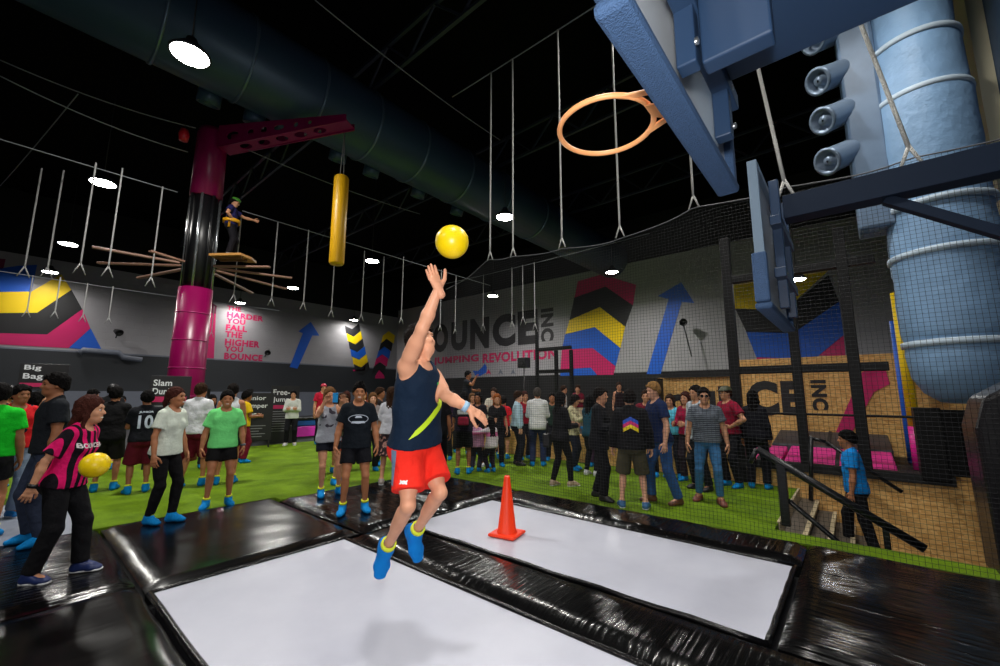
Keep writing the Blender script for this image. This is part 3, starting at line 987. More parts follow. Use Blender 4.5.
# floors
f = MB()
f.box((-10, -7, -.30), (6.30, 35, -.12)); f.box((6.30, .92, -.30), (25, 35, -.12)); f.box((9.43, -7, -.30), (25, .92, -.12)); f.box((5.9, -7, -1.35), (9.4, .95, -1.2))
struct(f.build('floor', CONCRETE))
f = MB()
f.box((5.96, .92, -.12), (9.3, 7.0, 0)); f.box((.80, 7.25, -.12), (5.96, 14.6, 0)); f.box((5.96, 7.0, -.12), (24.4, 14.6, 0)); f.box((5.96, -2.0, -.12), (6.34, .92, 0))
f.box((-3, 9.8, -.12), (.8, 14.6, 0)); f.box((3.0, 7.02, -.12), (5.96, 7.25, 0))
struct(f.build('floor_turf', TURF))
f = MB(); f.box((-5, 7.25, -.12), (.79, 9.79, -.004)); struct(f.build('floor_grey_mat', mat('grey_mat', (120, 126, 140), .6, var=.1)))
f = MB(); f.box((-10, -7, ZTOP), (25, 35, ZTOP + .2)); struct(f.build('ceiling', mat('ceiling_black', (4, 4, 5), .95, spec=.1)))
# far left wall (runs along X)
f = MB(); f.box((-10, YP, 4.02), (XQ, YP + .2, 9.1)); struct(f.build('wall_left', WHITEWALL))
f = MB(); f.box((-10, YP, 1.75), (XQ, YP + .2, 4.0)); struct(f.build('wall_left_lower', DARKBAND))
f = MB(); f.box((-10, YP, 9.1), (XQ, YP + .2, ZTOP)); struct(f.build('wall_left_upper', BLACK))
f = MB(); f.box((-10, YP - .3, -.12), (XQ, YP + .2, 1.74)); struct(f.build('wall_left_base', GREYSTRIP))
f = MB(); f.box((-10, YP - .004, 3.94), (XQ, YP + .1, 4.03)); struct(f.build('trim_left', GREYSTRIP))
# far right wall (runs along Y)
f = MB(); f.box((XQ, -7, 2.95), (XQ + .2, YP, 9.8)); struct(f.build('wall_right', WHITEWALL))
f = MB(); f.box((XQ, -7, -.12), (XQ + .2, YP, 2.94)); struct(f.build('wall_right_lower', BLACK))
f = MB(); f.box((XQ, -7, 9.8), (XQ + .2, YP, ZTOP)); struct(f.build('wall_right_upper', BLACK))
# near right side wall with the steel stanchion
f = MB(); f.box((8.9, -2.45, -1.3), (25, -2.25, ZTOP)); struct(f.build('wall_side', mat('slate_cladding', (96, 124, 160), .5, var=.15)))
f = MB(); f.box((9.95, -2.24, -1.2), (11.6, -2.05, ZTOP)); struct(f.build('trim_stanchion', mat('cream_steel', (226, 216, 182), .5)))

# low strand-board front of the raised trampoline deck
f = MB(); f.box((9.3, -1.02, -1.2), (9.42, 1.95, .36)); f.box((9.3, -2.24, -1.2), (9.42, -1.02, .36)); f.box((9.3, 1.95, -1.2), (9.42, 10.6, .66)); struct(f.build('wall_deck_front', OSB))
f = MB(); f.box((9.42, -1.0, .20), (12.45, 1.95, .34)); f.box((9.42, 1.95, .50), (12.45, 10.6, .62)); struct(f.build('floor_deck', mat('deck_black', (20, 20, 24), .6)))
f = MB(); f.box((9.24, -1.02, .30), (9.44, 1.95, .44)); struct(f.build('trim_deck_edge', BLACK))
f = MB(); f.box((12.5, -2.2, -.12), (12.65, 2.40, 2.55)); struct(f.build('wall_court', OSB))
f = MB(); f.box((12.5, 2.41, -.12), (12.62, 5.3, 2.12)); struct(f.build('wall_court_end', OSB))
f = MB(); f.box((11.85, 4.28, -.12), (12.45, 6.9, 2.10)); struct(f.build('wall_black_pier', BLACK))
# the strip of the court wall's black capping
f = MB(); f.box((12.40, 2.40, 2.12), (12.60, 4.28, 2.30)); struct(f.build('trim_court_cap', BLACK))
# concrete step well
TREAD = mat('tread', (92, 82, 70), .7, var=.25, vscale=20)
st = empty('staircase', (8.0, .9, -1.2)); tag(st, 'short wooden staircase with pale nosings going down from the turf beside the strand board wall', 'stairs')
for i in range(7):
    z1 = -.155 * (i); y0 = .90 - .22 * i
    mb = MB(); mb.box((6.72 - 8, y0 - .22 - .9, 0), (9.28 - 8, y0 - .9, z1 - .155 + 1.2)); t = mb.build('step', TREAD, st)
    mb = MB(); mb.box((6.72 - 8, y0 - .26 - .9, z1 - .155 + 1.2 - .03), (9.28 - 8, y0 - .22 - .9 + .012, z1 - .155 + 1.2 + .012)); mb.build('nosing', mat('nosing', (190, 174, 140), .6), t)
mb = MB(); mb.box((6.70 - 8, .905 - .9, 1.2 - .19), (9.28 - 8, .935 - .9, 1.2 + .012)); mb.build('nosing', mat('nosing', (190, 174, 140), .6), st)

# ================================================================== TRAMPOLINES AND PADS
PADX = stretched_vinyl('pad_wrinkle_across', (8, 8, 9), .17, 1, (1.3, 24), .55)
PADY = stretched_vinyl('pad_wrinkle_along', (8, 8, 9), .17, 0, (.9, 24), .85)
PADS = stretched_vinyl('pad_smooth', (8, 8, 9), .20, 1, (1.2, 3.0), .35, 1.6)
BEDM, nt, b = new_mat('trampoline_bed')
b.inputs['Roughness'].default_value = .42; b.inputs['Base Color'].default_value = lin((190, 192, 206))
tc = nt.nodes.new('ShaderNodeTexCoord'); n = nt.nodes.new('ShaderNodeTexNoise'); n.inputs['Scale'].default_value = 1.6; n.inputs['Detail'].default_value = 6; n.inputs['Roughness'].default_value = .6
nt.links.new(tc.outputs['Object'], n.inputs['Vector'])
mx = nt.nodes.new('ShaderNodeMix'); mx.data_type = 'RGBA'; mx.inputs[6].default_value = lin((176, 178, 194)); mx.inputs[7].default_value = lin((204, 206, 218))
nt.links.new(n.outputs['Fac'], mx.inputs[0]); nt.links.new(mx.outputs[2], b.inputs['Base Color'])
RIMM = mat('rim_vinyl', (10, 10, 12), .25, bump=.3, bscale=30)


def trampoline(x0, x1, y0, y1, label):
    cx, cy = (x0 + x1) / 2, (y0 + y1) / 2
    t = empty('trampoline', (cx, cy, -.12)); tag(t, label, 'trampoline', 'trampoline lanes under the backboards')
    nx, ny = 24, 40
    vs = []; fs = []
    for i in range(nx + 1):
        for j in range(ny + 1):
            u, v = i / nx, j / ny
            z = .112 - .012 * math.sin(PI * u) * math.sin(PI * v)
            vs.append((x0 + (x1 - x0) * u - cx, y0 + (y1 - y0) * v - cy, z))
    for i in range(nx):
        for j in range(ny):
            a = i * (ny + 1) + j; fs.append((a, a + ny + 1, a + ny + 2, a + 1))
    MB().add(vs, fs, True).build('bed', BEDM, t)
    r = MB(); w, d = (x1 - x0) / 2 + .015, (y1 - y0) / 2 + .015
    for p, q in (((-w, -d), (w, -d)), ((w, -d), (w, d)), ((w, d), (-w, d)), ((-w, d), (-w, -d))):
        pts = [(p[0] + (q[0] - p[0]) * k / 16, p[1] + (q[1] - p[1]) * k / 16, .112 + .006 * math.sin(k * 1.9)) for k in range(17)]
        r.tube(pts, .024, 8)
    r.build('padded_rim', RIMM, t)
    fr = MB()
    for sx in (-1, 1):
        for sy in (-.9, 0, .9): fr.box((sx * w - .02, sy * d - .02, 0), (sx * w + .02, sy * d + .02, .10))
    fr.build('frame', BLACKSTEEL, t)
    return t


trampoline(.99, 2.72, -1.9, 4.64, 'nearer white trampoline bed that the jumping man in red shorts floats above')
trampoline(3.52, 5.16, .62, 4.52, 'farther white trampoline bed with the orange traffic cone standing on it')


def pad(x0, x1, y0, y1, m, label, top=.028, wr=.004):
    cx, cy = (x0 + x1) / 2, (y0 + y1) / 2
    nx = max(4, int((x1 - x0) / .09)); ny = max(4, int((y1 - y0) / .09))
    vs = []; fs = []
    e = .06
    rs = random.uniform(0, 9)
    for i in range(nx + 1):
        for j in range(ny + 1):
            x, y = x0 + (x1 - x0) * i / nx, y0 + (y1 - y0) * j / ny
            d = min(x - x0, x1 - x, y - y0, y1 - y)
            z = top + wr * math.sin(9 * x + 3 * y + rs) * math.sin(7 * y - 2 * x + rs)
            if d < e: z -= .045 * (1 - d / e) ** 2
            vs.append((x - cx, y - cy, z + .12))
    for i in range(nx):
        for j in range(ny):
            a = i * (ny + 1) + j; fs.append((a, a + ny + 1, a + ny + 2, a + 1))
    n = len(vs)
    # skirt down to the floor
    ring = [i * (ny + 1) for i in range(nx + 1)] + [nx * (ny + 1) + j for j in range(1, ny + 1)] + [i * (ny + 1) + ny for i in range(nx - 1, -1, -1)] + [j for j in range(ny - 1, 0, -1)]
    lo = []
    for k in ring: lo.append(len(vs)); vs.append((vs[k][0], vs[k][1], 0.0))
    for k in range(len(ring)):
        k2 = (k + 1) % len(ring); fs.append((ring[k], ring[k2], lo[k2], lo[k]))
    fs.append(tuple(lo))
    mb = MB(); mb.add(vs, fs, True)
    o = mb.build('safety_pad', m)
    o.location = (cx, cy, -.12)
    o.data.set_sharp_from_angle(angle=1.0)
    tag(o, label, 'mat', 'black vinyl pads around the trampolines')
    return o


pad(2.77, 3.47, .2, 4.60, PADX, 'long black wrinkled vinyl pad between the two white trampolines')
pad(2.77, 3.47, -1.9, .18, PADS, 'smooth near end of the black vinyl strip between the trampolines', .026)
pad(.96, 2.95, 4.70, 7.22, PADS, 'broad flat black vinyl mat behind the nearer trampoline, before the laughing woman', .024, .003)
pad(2.97, 4.40, 4.66, 7.0, PADY, 'black vinyl mat under the feet of the man with the oval chest print', .03, .006)
pad(4.42, 5.94, 4.60, 6.98, PADY, 'crinkled black vinyl mat at the far corner behind the cone trampoline', .03, .007)
pad(5.22, 5.94, .56, 4.58, PADX, 'narrow black vinyl pad along the turf behind the cone', .03, .006)
pad(3.50, 5.94, -1.9, .55, PADY, 'big wrinkled black vinyl mat in the right foreground beside the stairs', .03, .007)
pad(-1.4, .93, 4.92, 7.22, PADX, 'black vinyl mat that the woman in the striped jersey stands on', .026, .006)
pad(-1.4, .93, 1.0, 4.90, PADS, 'black vinyl mat in the bottom left corner beside the nearer trampoline', .024, .005)

# traffic cone
cn = onz(507, 534, .0); ORANGE = mat('cone_orange', (255, 62, 20), .4)
t = empty('traffic_cone', (cn[0], cn[1], -.008)); tag(t, 'orange traffic cone standing on the farther white trampoline', 'cone')
mb = MB(); mb.box((-.17, -.17, 0), (.17, .17, .035)); o = mb.build('cone_base', ORANGE, t, .015); o.rotation_euler = (0, 0, .2)
mb = MB(); mb.lathe([(.125, .03), (.12, .05), (.11, .06), (.036, .66), (.030, .675), (.018, .675), (.018, .60)], n=24); mb.build('cone_body', ORANGE, t)

# ================================================================== BACKBOARDS
ACRYL, nt, b = new_mat('acrylic')
b.inputs['Transmission Weight'].default_value = .3; b.inputs['Roughness'].default_value = .22; b.inputs['IOR'].default_value = 1.45; b.inputs['Base Color'].default_value = lin((225, 232, 240))
BPAD = mat('board_padding', (56, 84, 122), .75, var=.35, vscale=120, bump=.5, bscale=180)
HOOPM = mat('hoop_orange', (255, 178, 116), .4)


def backboard(xc, yc, zb, w, hgt, label, hoop=True, arm_to=(-1.6)):
    t = empty('basketball_backboard', (xc, yc, zb)); tag(t, label, 'backboard', None)
    hw = w / 2
    mb = MB(); mb.box((-hw + .02, .00, .02), (hw - .02, .025, hgt - .02)); mb.build('backboard_panel', ACRYL, t)
    mb = MB(); mb.box((-hw - .02, -.055, -.02), (hw + .02, .06, .035)); mb.build('bottom_padding', BPAD, t, .02)
    for sg in (-1, 1):
        mb = MB(); mb.box((sg * hw - .03, -.045, .035), (sg * hw + .03, .055, .42)); mb.build('corner_padding', BPAD, t, .015)
    mb = MB()
    for sg in (-1, 1): mb.box((sg * hw - .025, -.035, .40), (sg * hw + .025, .03, hgt))
    mb.box((-hw, -.035, hgt - .05), (hw, .03, hgt)); mb.build('edge_frame', mat('frame_grey', (120, 140, 160), .35, .4), t)
    mb = MB()   # steel back frame
    for sx in (-.28, .28): mb.box((sx - .035, -.12, .05), (sx + .035, -.05, hgt))
    mb.box((-.45, -.13, .28), (.45, -.05, .36)); mb.box((-.45, -.13, .72), (.45, -.05, .80))
    mb.build('back_frame', NAVYSTEEL, t, .006)
    if hoop:
        mb = MB(); pts = []
        R = .228
        for k in range(41): a = 2 * PI * k / 40; pts.append((R * math.cos(a), .385 + R * math.sin(a), .17))
        mb.tube(pts, .013, 10, caps=False); ring = mb.build('hoop_ring', HOOPM, t, label='orange hoop ring')
        mb = MB()
        for sg in (-1, 1): mb.prism([(sg * .07, .03, .155), (sg * .10, .03, .155), (sg * .19, .27, .16), (sg * .13, .21, .16)], (0, 0, .012))
        mb.box((-.10, .026, .08), (.10, .05, .21)); mb.prism([(-.07, .05, .10), (.07, .05, .10), (.05, .17, .155), (-.05, .17, .155)], (0, 0, .012))
        mb.build('hoop_bracket', HOOPM, t, .003, label='orange hoop bracket')
    return t


b1 = backboard(1.80, .45, 2.80, 1.50, 1.05, 'big clear basketball backboard with orange hoop hanging overhead at the top')
mb = MB()   # arm running back from the board
mb.box((-.28, -2.6, .33), (.28, -.125, .53)); mb.box((-.28, -.35, .05), (-.20, -.13, .42)); mb.build('support_arm', NAVYSTEEL, b1, .008)
for k in range(8):
    mb = MB(); sx = (-.315, .315)[k % 2]; z = .12 + .2 * (k // 2); mb.lathe([(.014, 0), (.014, .012), (.001, .016)], (sx, -.05 - .07, z), 8, (0, -1, 0)); mb.build('bolt', mat('bolt', (190, 196, 200), .3, .9), b1)

b2 = backboard(4.35, .46, 2.30, 1.50, 1.16, 'second backboard seen edge on at the end of the long navy beam', hoop=False)
t = empty('support_beam', (4.35, -.9, 3.27)); tag(t, 'long navy steel beam carrying the second backboard, running to the right edge', 'beam')
mb = MB(); mb.box((-.09, -2.2, -.09), (.09, 1.24, .12)); mb.build('beam', mat('beam_navy', (20, 34, 54), .6, spec=.2), t, .006)
mb = MB(); mb.bar((0, .58, -.09), (0, -.25, -.72), .07, .09, (1, 0, 0)); mb.build('diagonal_brace', mat('beam_navy', (20, 34, 54), .6, spec=.2), t, .004)
mb = MB(); mb.box((-.10, -.38, -1.3), (.10, -.22, -.09)); mb.build('hanger_post', mat('beam_navy', (20, 34, 54), .6, spec=.2), t, .004)

# ================================================================== ROPES, NET
ROPE = mat('rope_white', (205, 205, 200), .6, bump=1.0, bscale=90)
ROPED = mat('rope_grey', (165, 165, 165), .7, bump=1.0, bscale=90)


def rope(x, y, zv, ztop, label, group, r=.014, legs='y', leg=.16, m=None, xt=None, yt=None):
    t = empty('hanging_rope', (x, y, zv)); tag(t, label, 'rope', group)
    n = 26
    xt = x if xt is None else xt; yt = y if yt is None else yt
    pts = []
    for i in range(n + 1):
        u = i / n; pts.append(((xt - x) * u, (yt - y) * u, leg + (ztop - zv - leg) * u))
    mb = MB(); mb.tube(pts, r, 7); mb.build('rope', m or ROPE, t)
    for sg in (-1, 1):
        mb = MB(); e = (0, sg * leg * .42, 0) if legs == 'y' else (sg * leg * .42, 0, 0)
        mb.tube([(0, 0, leg + .02), e], [r * .9, r * .7], 7); mb.build('rope_tail', m or ROPE, t)
    return t


names_front = ['front white rope second right of the flying yellow ball', 'third front rope, left of the bright lamp row, holding the net', 'long white rope hanging left of the orange hoop', 'white rope that passes behind the orange hoop ring', 'short white rope just under the tip of the big backboard']
names_front = ['leftmost of the bright twisted ropes holding up the safety net, right of the flying ball', 'bright net rope hanging in front of the ceiling lamp', 'bright net rope just left of the orange hoop', 'bright net rope seen through the orange hoop ring', 'bright net rope ending below the tip of the big backboard']
NETP = []; NETX = 5.86
for (px, py), nm in zip([(490, 260), (513, 257), (562, 248), (620, 237), (694, 208)], names_front):
    p = onx(px, py, NETX); NETP.append(p)
    rope(NETX, p[1], p[2], 8.3, nm, 'ropes holding the safety net', .015, m=ROPE)
p = onx(785, 187, 4.35); q = onx(748, 28, 4.35)
rope(4.35, p[1], 3.39, ZTOP, 'white suspension rope tied to the navy beam beside the second backboard', 'ropes carrying the navy beam', .016, yt=p[1] + (q[1] - p[1]) * 5.2)
p = onx(910, 155, 4.35); q = onx(845, 0, 4.35)
rope(4.35, p[1], 3.39, ZTOP, 'white suspension rope tied to the navy beam in front of the big duct', 'ropes carrying the navy beam', .016, yt=p[1] + (q[1] - p[1]) * 5.2)

vr = [(23, 277), (46, 278), (79, 274), (107, 277), (150, 287), (233, 303), (271, 306), (303, 310), (331, 317), (361, 321), (381, 324), (401, 324), (440, 331), (455, 334)]
vw = ['far left edge', 'left side over the blue mural corner', 'left side in front of the small lamp', 'left side right of the two lamps', 'left side nearest the magenta column', 'right beside the magenta column below the wooden platform', 'left of the blue wall arrow', 'above the blue wall arrow', 'under the yellow punch bag', 'above the slim chevron banner', 'right of the slim chevron banner', "behind the jumping man's head", "behind the jumping man's raised forearm", "in front of the sign's round letter O"]
for (px, py), w in zip(vr, vw):
    p = onz(px, py, 4.1)
    rope(p[0], p[1], 4.1, 6.6, 'thin pale rope with forked end hanging at the ' + w if not w[0:5] in ('above', 'under', 'right', 'left ', 'behin', 'in fr') else 'thin pale rope with forked end hanging ' + w, 'pale forked ropes over the turf', .016, legs='x', leg=.22, m=ROPED)
for k, (px, py) in enumerate([(26, 317), (54, 318), (82, 322), (108, 324), (211, 337)]):
    p = onz(px, py, 4.1)
    w = ['over the yellow stripe of the left mural', 'over the black stripe of the left mural', 'over the magenta stripe of the left mural', 'just right of the left mural', 'in front of the magenta wall panel beside the column'][k]
    rope(p[0], p[1], 4.1, 5.5, 'distant thin rope with forked end ' + w, 'distant ropes near the far wall', .018, legs='x', leg=.22, m=ROPED)
for k, (px, py) in enumerate([(483, 331), (512, 329), (523, 325), (535, 332)]):
    p = onx(px, py, 14.0); w = ['N', 'C', 'E', 'last E, beside the small letters'][k]
    w = ['between the letters U and C', 'over the letter C', 'between the letters C and E', 'over the letter E'][k]
    rope(p[0], p[1], p[2], 7.2, 'thin rope hanging before the wall sign, ' + w, 'ropes before the wall sign', .016, legs='y', leg=.35, m=ROPED)

# safety net along the turf edge
CELL = .044
mb = MB()
tops = [(7.4, 3.75)] + [(p[1], p[2]) for p in NETP] + [(.42, 4.13), (-.67, 4.12), (-1.9, 4.15)]


def net_top(y):
    for (ya, za), (yb, zb) in zip(tops[:-1], tops[1:]):
        if yb <= y <= ya:
            u = (y - yb) / (ya - yb); sag = .13 * (ya - yb)
            return zb + (za - zb) * u - 4 * sag * .35 * u * (1 - u)
    return 4.1


def net_x(y, z): return NETX + .05 * math.sin(1.7 * y) * math.sin(z * 1.1) + .02 * math.sin(6 * y + z)


def strand(pts, r=.0019):
    vs = []; fs = []
    for i, p in enumerate(pts):
        q = pts[min(i + 1, len(pts) - 1)]; o = pts[max(i - 1, 0)]
        d = Vector(q) - Vector(o); d.normalize()
        a = Vector((1, 0, 0)); b_ = d.cross(a).normalized()
        for an in (0.5, 2.594, 4.689): vs.append(Vector(p) + (a * math.cos(an) + b_ * math.sin(an)) * r)
    for i in range(len(pts) - 1):
        for k in range(3):
            a, b_ = i * 3 + k, i * 3 + (k + 1) % 3; fs.append((a, b_, b_ + 3, a + 3))
    mb.add(vs, fs, True)


y = -1.9
while y <= 6.5:
    zt = net_top(y); n = max(2, int(zt / .3))
    strand([(net_x(y, zt * i / n), y, .03 + (zt - .03) * i / n) for i in range(n + 1)]); y += CELL
z = .03
while z < 4.2:
    run = []
    y = -1.9
    while y <= 6.51:
        if z <= net_top(min(y, 6.5)): run.append((net_x(y, z), y, z))
        else:
            if len(run) > 1: strand(run)
            run = []
        y += .18
    if len(run) > 1: strand(run)
    z += CELL
t = empty('safety_net', (NETX, 2.7, 0)); tag(t, 'dark see-through safety net hanging in scallops between trampolines and turf', 'net')
o = mb.build('mesh_netting', mat('net_cord', (34, 36, 40), .7), t); o.location = (-NETX, -2.7, 0)
mb = MB()
pts = []
y = -1.9
while y <= 6.5: pts.append((net_x(y, net_top(y)) - NETX, y - 2.7, net_top(y))); y += .1
mb.tube(pts, .008, 6); mb.build('edge_cord', mat('edge_cord', (90, 92, 96), .6), t)


# ================================================================== BALLS, BAG
YEL = mat('ball_yellow', (250, 214, 10), .35)
def ball(name, c, r, label):
    mb = MB(); mb.sphere((0, 0, 0), r, 32, 20)
    o = mb.build(name, YEL); o.location = tuple(float(v) for v in c); tag(o, label, 'ball', 'yellow foam balls'); del o['group']
    return o
ball('ball', at(452, 242, 2.55), .102, 'yellow ball flying in the air above the jumping man\'s raised hand')
BALL2 = at(95, 465, 3.45)
ball('ball', BALL2, .100, 'yellow ball held by the woman in the striped jersey')

A0 = onz(345, 124, 8.5)
bg = empty('punch_bag', (A0[0], A0[1], 4.75)); tag(bg, 'long yellow cylindrical punch bag hanging from the magenta arm', 'bag')
mb = MB(); mb.lathe([(.02, 0), (.15, .01), (.175, .05), (.178, 2.25), (.15, 2.30), (.02, 2.31)], n=24); mb.build('bag_body', mat('bag_yellow', (222, 168, 14), .4, bump=.2, bscale=6), bg)
mb = MB()
for sx in (-.05, .05): mb.tube([(sx, 0, 2.30), (0, 0, 3.5)], .012, 6)
mb.build('hanging_strap', ROPED, bg)

# ================================================================== MAGENTA COLUMN
MAG = mat('column_magenta', (138, 6, 78), .32, var=.12, vscale=1.5)
CX, CY = 2.95, 12.9
cl = empty('steel_column', (CX, CY, -.05)); tag(cl, 'tall magenta steel column with a black piped middle section', 'column')
mb = MB(); mb.lathe([(.02, 0), (.40, 0), (.37, 4.38), (.02, 4.38)], n=32); mb.build('lower_shaft', MAG, cl)
mb = MB()
for z in (.9, 1.6, 2.3, 3.0, 3.7): mb.lathe([(.385 - z * .006, z), (.41 - z * .006, z + .01), (.41 - z * .006, z + .03), (.385 - z * .006, z + .04)], n=32)
mb.build('wrap_band', mat('band_magenta', (170, 40, 110), .3), cl)
mb = MB(); mb.lathe([(.02, 4.38), (.28, 4.38), (.28, 6.9), (.02, 6.9)], n=24); mb.build('core', BLACKSTEEL, cl)
for k in range(8):
    a = 2 * PI * k / 8 + .3; mb = MB(); mb.tube([(.335 * math.cos(a), .335 * math.sin(a), 4.38), (.335 * math.cos(a), .335 * math.sin(a), 6.9)], .036, 8)
    mb.build('pipe', mat('pipe_silver', (150, 156, 160), .25, .8) if k % 2 else BLACKSTEEL, cl)
mb = MB(); mb.lathe([(.02, 6.9), (.37, 6.9), (.35, 8.7), (.31, 8.85), (.02, 8.9)], n=32); mb.build('upper_shaft', MAG, cl)

# lattice arm with round lightening holes
B0 = np.array([CX, CY, 8.45]); B1 = np.array([A0[0], A0[1], 8.55])
d = unit((B1 - B0) * np.array([1, 1, 0])); L = np.linalg.norm((B1 - B0)[:2])
am = empty('crane_arm', (CX, CY, 8.45), math.atan2(d[1], d[0])); tag(am, 'magenta steel arm with round holes reaching out from the column top', 'arm')


def holed_plate(name, outline, holes, th, m, parent, M):
    cu = bpy.data.curves.new('p', 'CURVE'); cu.dimensions = '2D'; cu.fill_mode = 'BOTH'; cu.extrude = th / 2
    def spl(pts):
        s_ = cu.splines.new('POLY'); s_.points.add(len(pts) - 1); s_.use_cyclic_u = True
        for q, p in zip(s_.points, pts): q.co = (p[0], p[1], 0, 1)
    spl(outline)
    for cx, cy, rx, ry in holes: spl([(cx + rx * math.cos(2 * PI * k / 20), cy + ry * math.sin(2 * PI * k / 20)) for k in range(20)])
    ob = bpy.data.objects.new('p', cu); COL.objects.link(ob)
    me = bpy.data.meshes.new_from_object(ob.evaluated_get(bpy.context.evaluated_depsgraph_get()))
    bpy.data.objects.remove(ob); bpy.data.curves.remove(cu)
    me.transform(M); me.name = name
    me.materials.clear(); me.materials.append(m)
    o = bpy.data.objects.new(name, me); COL.objects.link(o); o.parent = parent
    return o


hl = [(.85, .0, .19, .12), (1.4, .02, .10, .10), (1.8, .03, .10, .10), (2.25, .05, .16, .08), (2.75, .06, .07, .07), (3.15, .07, .06, .06)]
ol = [(.40, -.28), (L + .15, -.02), (L + .15, .16), (.40, .34)]
Mx = Matrix(((1, 0, 0, 0), (0, 0, -1, 0), (0, 1, 0, 0), (0, 0, 0, 1)))
for sy in (-.20, .20): holed_plate('side_plate', ol, hl, .03, MAG, am, Matrix.Translation((0, sy, 0)) @ Mx)
holed_plate('bottom_plate', [(.40, -.2), (L + .15, -.2), (L + .15, .2), (.40, .2)], [(1.1 + .55 * k, 0, .17, .11) for k in range(5)], .02, MAG, am, Matrix(((1, 0, 0, 0), (0, 1, 0, 0), (.08, 0, 1, -.30), (0, 0, 0, 1))))

# wooden platform and radial balance beams
PLY = mat('plywood', (196, 140, 74), .55, var=.2, vscale=6)
p = at(228, 257, 11.0)
PZ = p[2]
pl = empty('timber_platform', (p[0], p[1], PZ)); tag(pl, 'small plywood platform on the column under the rope course climber', 'platform')
pd = unit(np.array([CR[0], CR[1], 0]))
pn = np.array([-pd[1], pd[0], 0])
mb = MB(); c = np.zeros(3)
mb.prism([c - pd * .30 - pn * .30, c + pd * .55 - pn * .35, c + pd * .62, c + pd * .55 + pn * .35, c - pd * .30 + pn * .0], (0, 0, -.06)); mb.build('deck', PLY, pl)
mb = MB()
for s_ in (-.2, .0): mb.bar(tuple(-pd * .2 + pn * s_ + np.array([0, 0, -.09])), tuple(pd * .5 + pn * s_ + np.array([0, 0, -.09])), .06, .06)
mb.build('joist', mat('joist', (120, 84, 48), .6), pl)
sp = [((184, 270), (92, 247)), ((184, 270), (98, 263)), ((184, 270), (138, 278)), ((184, 268), (150, 251)), ((212, 272), (270, 267)), ((212, 272), (286, 289)), ((212, 273), (252, 293)), ((212, 272), (292, 278))]
spn = ['upper left', 'middle left, longest', 'lower left, shortest', 'topmost left', 'level right', 'lower right pointing at a lamp', 'steepest right', 'middle right']
for (a, b_), w in zip(sp, spn):
    P0, P1 = onz(*a, 4.95), onz(*b_, 4.95)
    P0 = np.array([CX, CY, 4.95]) + unit(P1 - np.array([CX, CY, 4.95])) * .40
    mb = MB(); mid = (P0 + P1) / 2
    mb.bar(P0 - mid, P1 - mid, .10, .05); o = mb.build('balance_beam', mat('beam_wood', (150, 112, 96), .5, var=.2), None, .008); o.location = tuple(mid)
    tag(o, w + ' wooden balance beam radiating from the magenta column', 'beam', 'radial balance beams'); del o['group']

# ================================================================== DUCTS
DUCTB = mat('duct_black', (58, 80, 102), .42, .3)
du = empty('ceiling_duct', (2.0, 11.05, 9.98)); tag(du, 'big round black ventilation duct running along under the ceiling', 'duct')
mb = MB()
prof = []
mb.tube([(-12, 0, 0), (22, 0, 0)], 1.06, 28); mb.build('duct_pipe', DUCTB, du)
for k, x in enumerate((-6, -3, -.7, .95, 2.7, 4.4, 6.2, 8.3, 10.6, 13.2)):
    mb = MB(); mb.lathe([(1.055, -.03), (1.09, -.03), (1.09, .03), (1.055, .03)], (x, 0, 0), 32, (1, 0, 0)); mb.build('collar', mat('collar_steel', (110, 130, 150), .3, .6), du)
for x, y in ((.55, .75), (1.6, .75), (2.2, .6), (4.0, .7), (5.2, .7), (7.2, .7), (9.2, .7)):
    mb = MB(); mb.lathe([(.02, 0), (.26, 0), (.26, .36), (.22, .36), (.22, .1), (.02, .1)], (x, y, -.72), 20, (0, .35, -1)); mb.build('outlet', DUCTB, du)

DUCTW = mat('duct_fabric', (128, 164, 202), .55, var=.22, vscale=2.2, bump=1.0, bscale=6)
DX, DY = 9.05, -1.22
vd = empty('ventilation_duct', (DX, DY, 1.4)); tag(vd, 'huge pale blue fabric wrapped ventilation duct dropping down at the right', 'duct')
mb = MB(); prof = [(.02, .12), (.26, .14), (.43, .28), (.54, .5), (.58, .85), (.565, 1.05), (.58, 1.08)]
z = 1.08
k = 0
while z < 9.6:
    R = .60 if z < 4.2 else .56 if z < 5.8 else .51
    prof += [(R * (1 + .015 * math.sin(k * 2.1)), z + .1), (R * (1 + .02 * math.sin(k * 1.3 + 1)), z + .55), (R * .985, z + .95)]; z += .95; k += 1
mb.lathe(prof + [(.02, z)], n=36); mb.build('duct_pipe', DUCTW, vd)
for zz, rr in ((1.0, .595), (2.35, .62), (3.1, .62), (4.9, .585), (5.83, .56)):
    mb = MB(); mb.lathe([(rr - .02, -.05), (rr + .015, -.04), (rr + .02, 0), (rr + .015, .04), (rr - .02, .05)], (0, 0, zz), 36); mb.build('strap', mat('strap_pale', (186, 204, 220), .5), vd)
mn = MB(); mn.box((-.34, .45, 2.9), (.30, .93, 7.7)); mn.build('manifold', mat('manifold_blue', (96, 120, 148), .5, var=.2, vscale=4), vd, .05)
for zz in (4.3, 5.05, 5.8, 6.6):
    mb = MB(); mb.tube([(-.1, .80, zz + .12), (-.25, 1.0, zz), (-.50, 1.22, zz - .16)], [.20, .21, .22], 20, caps=False)
    mb.lathe([(.22, 0), (.235, .02), (.18, .03), (.18, -.10), (.09, -.10), (.08, 0), (.02, .01)], (-.50, 1.22, zz - .16), 20, (-.62, .6, -.4)); mb.build('jet_nozzle', mat('nozzle_grey', (120, 138, 160), .4, .3), vd)

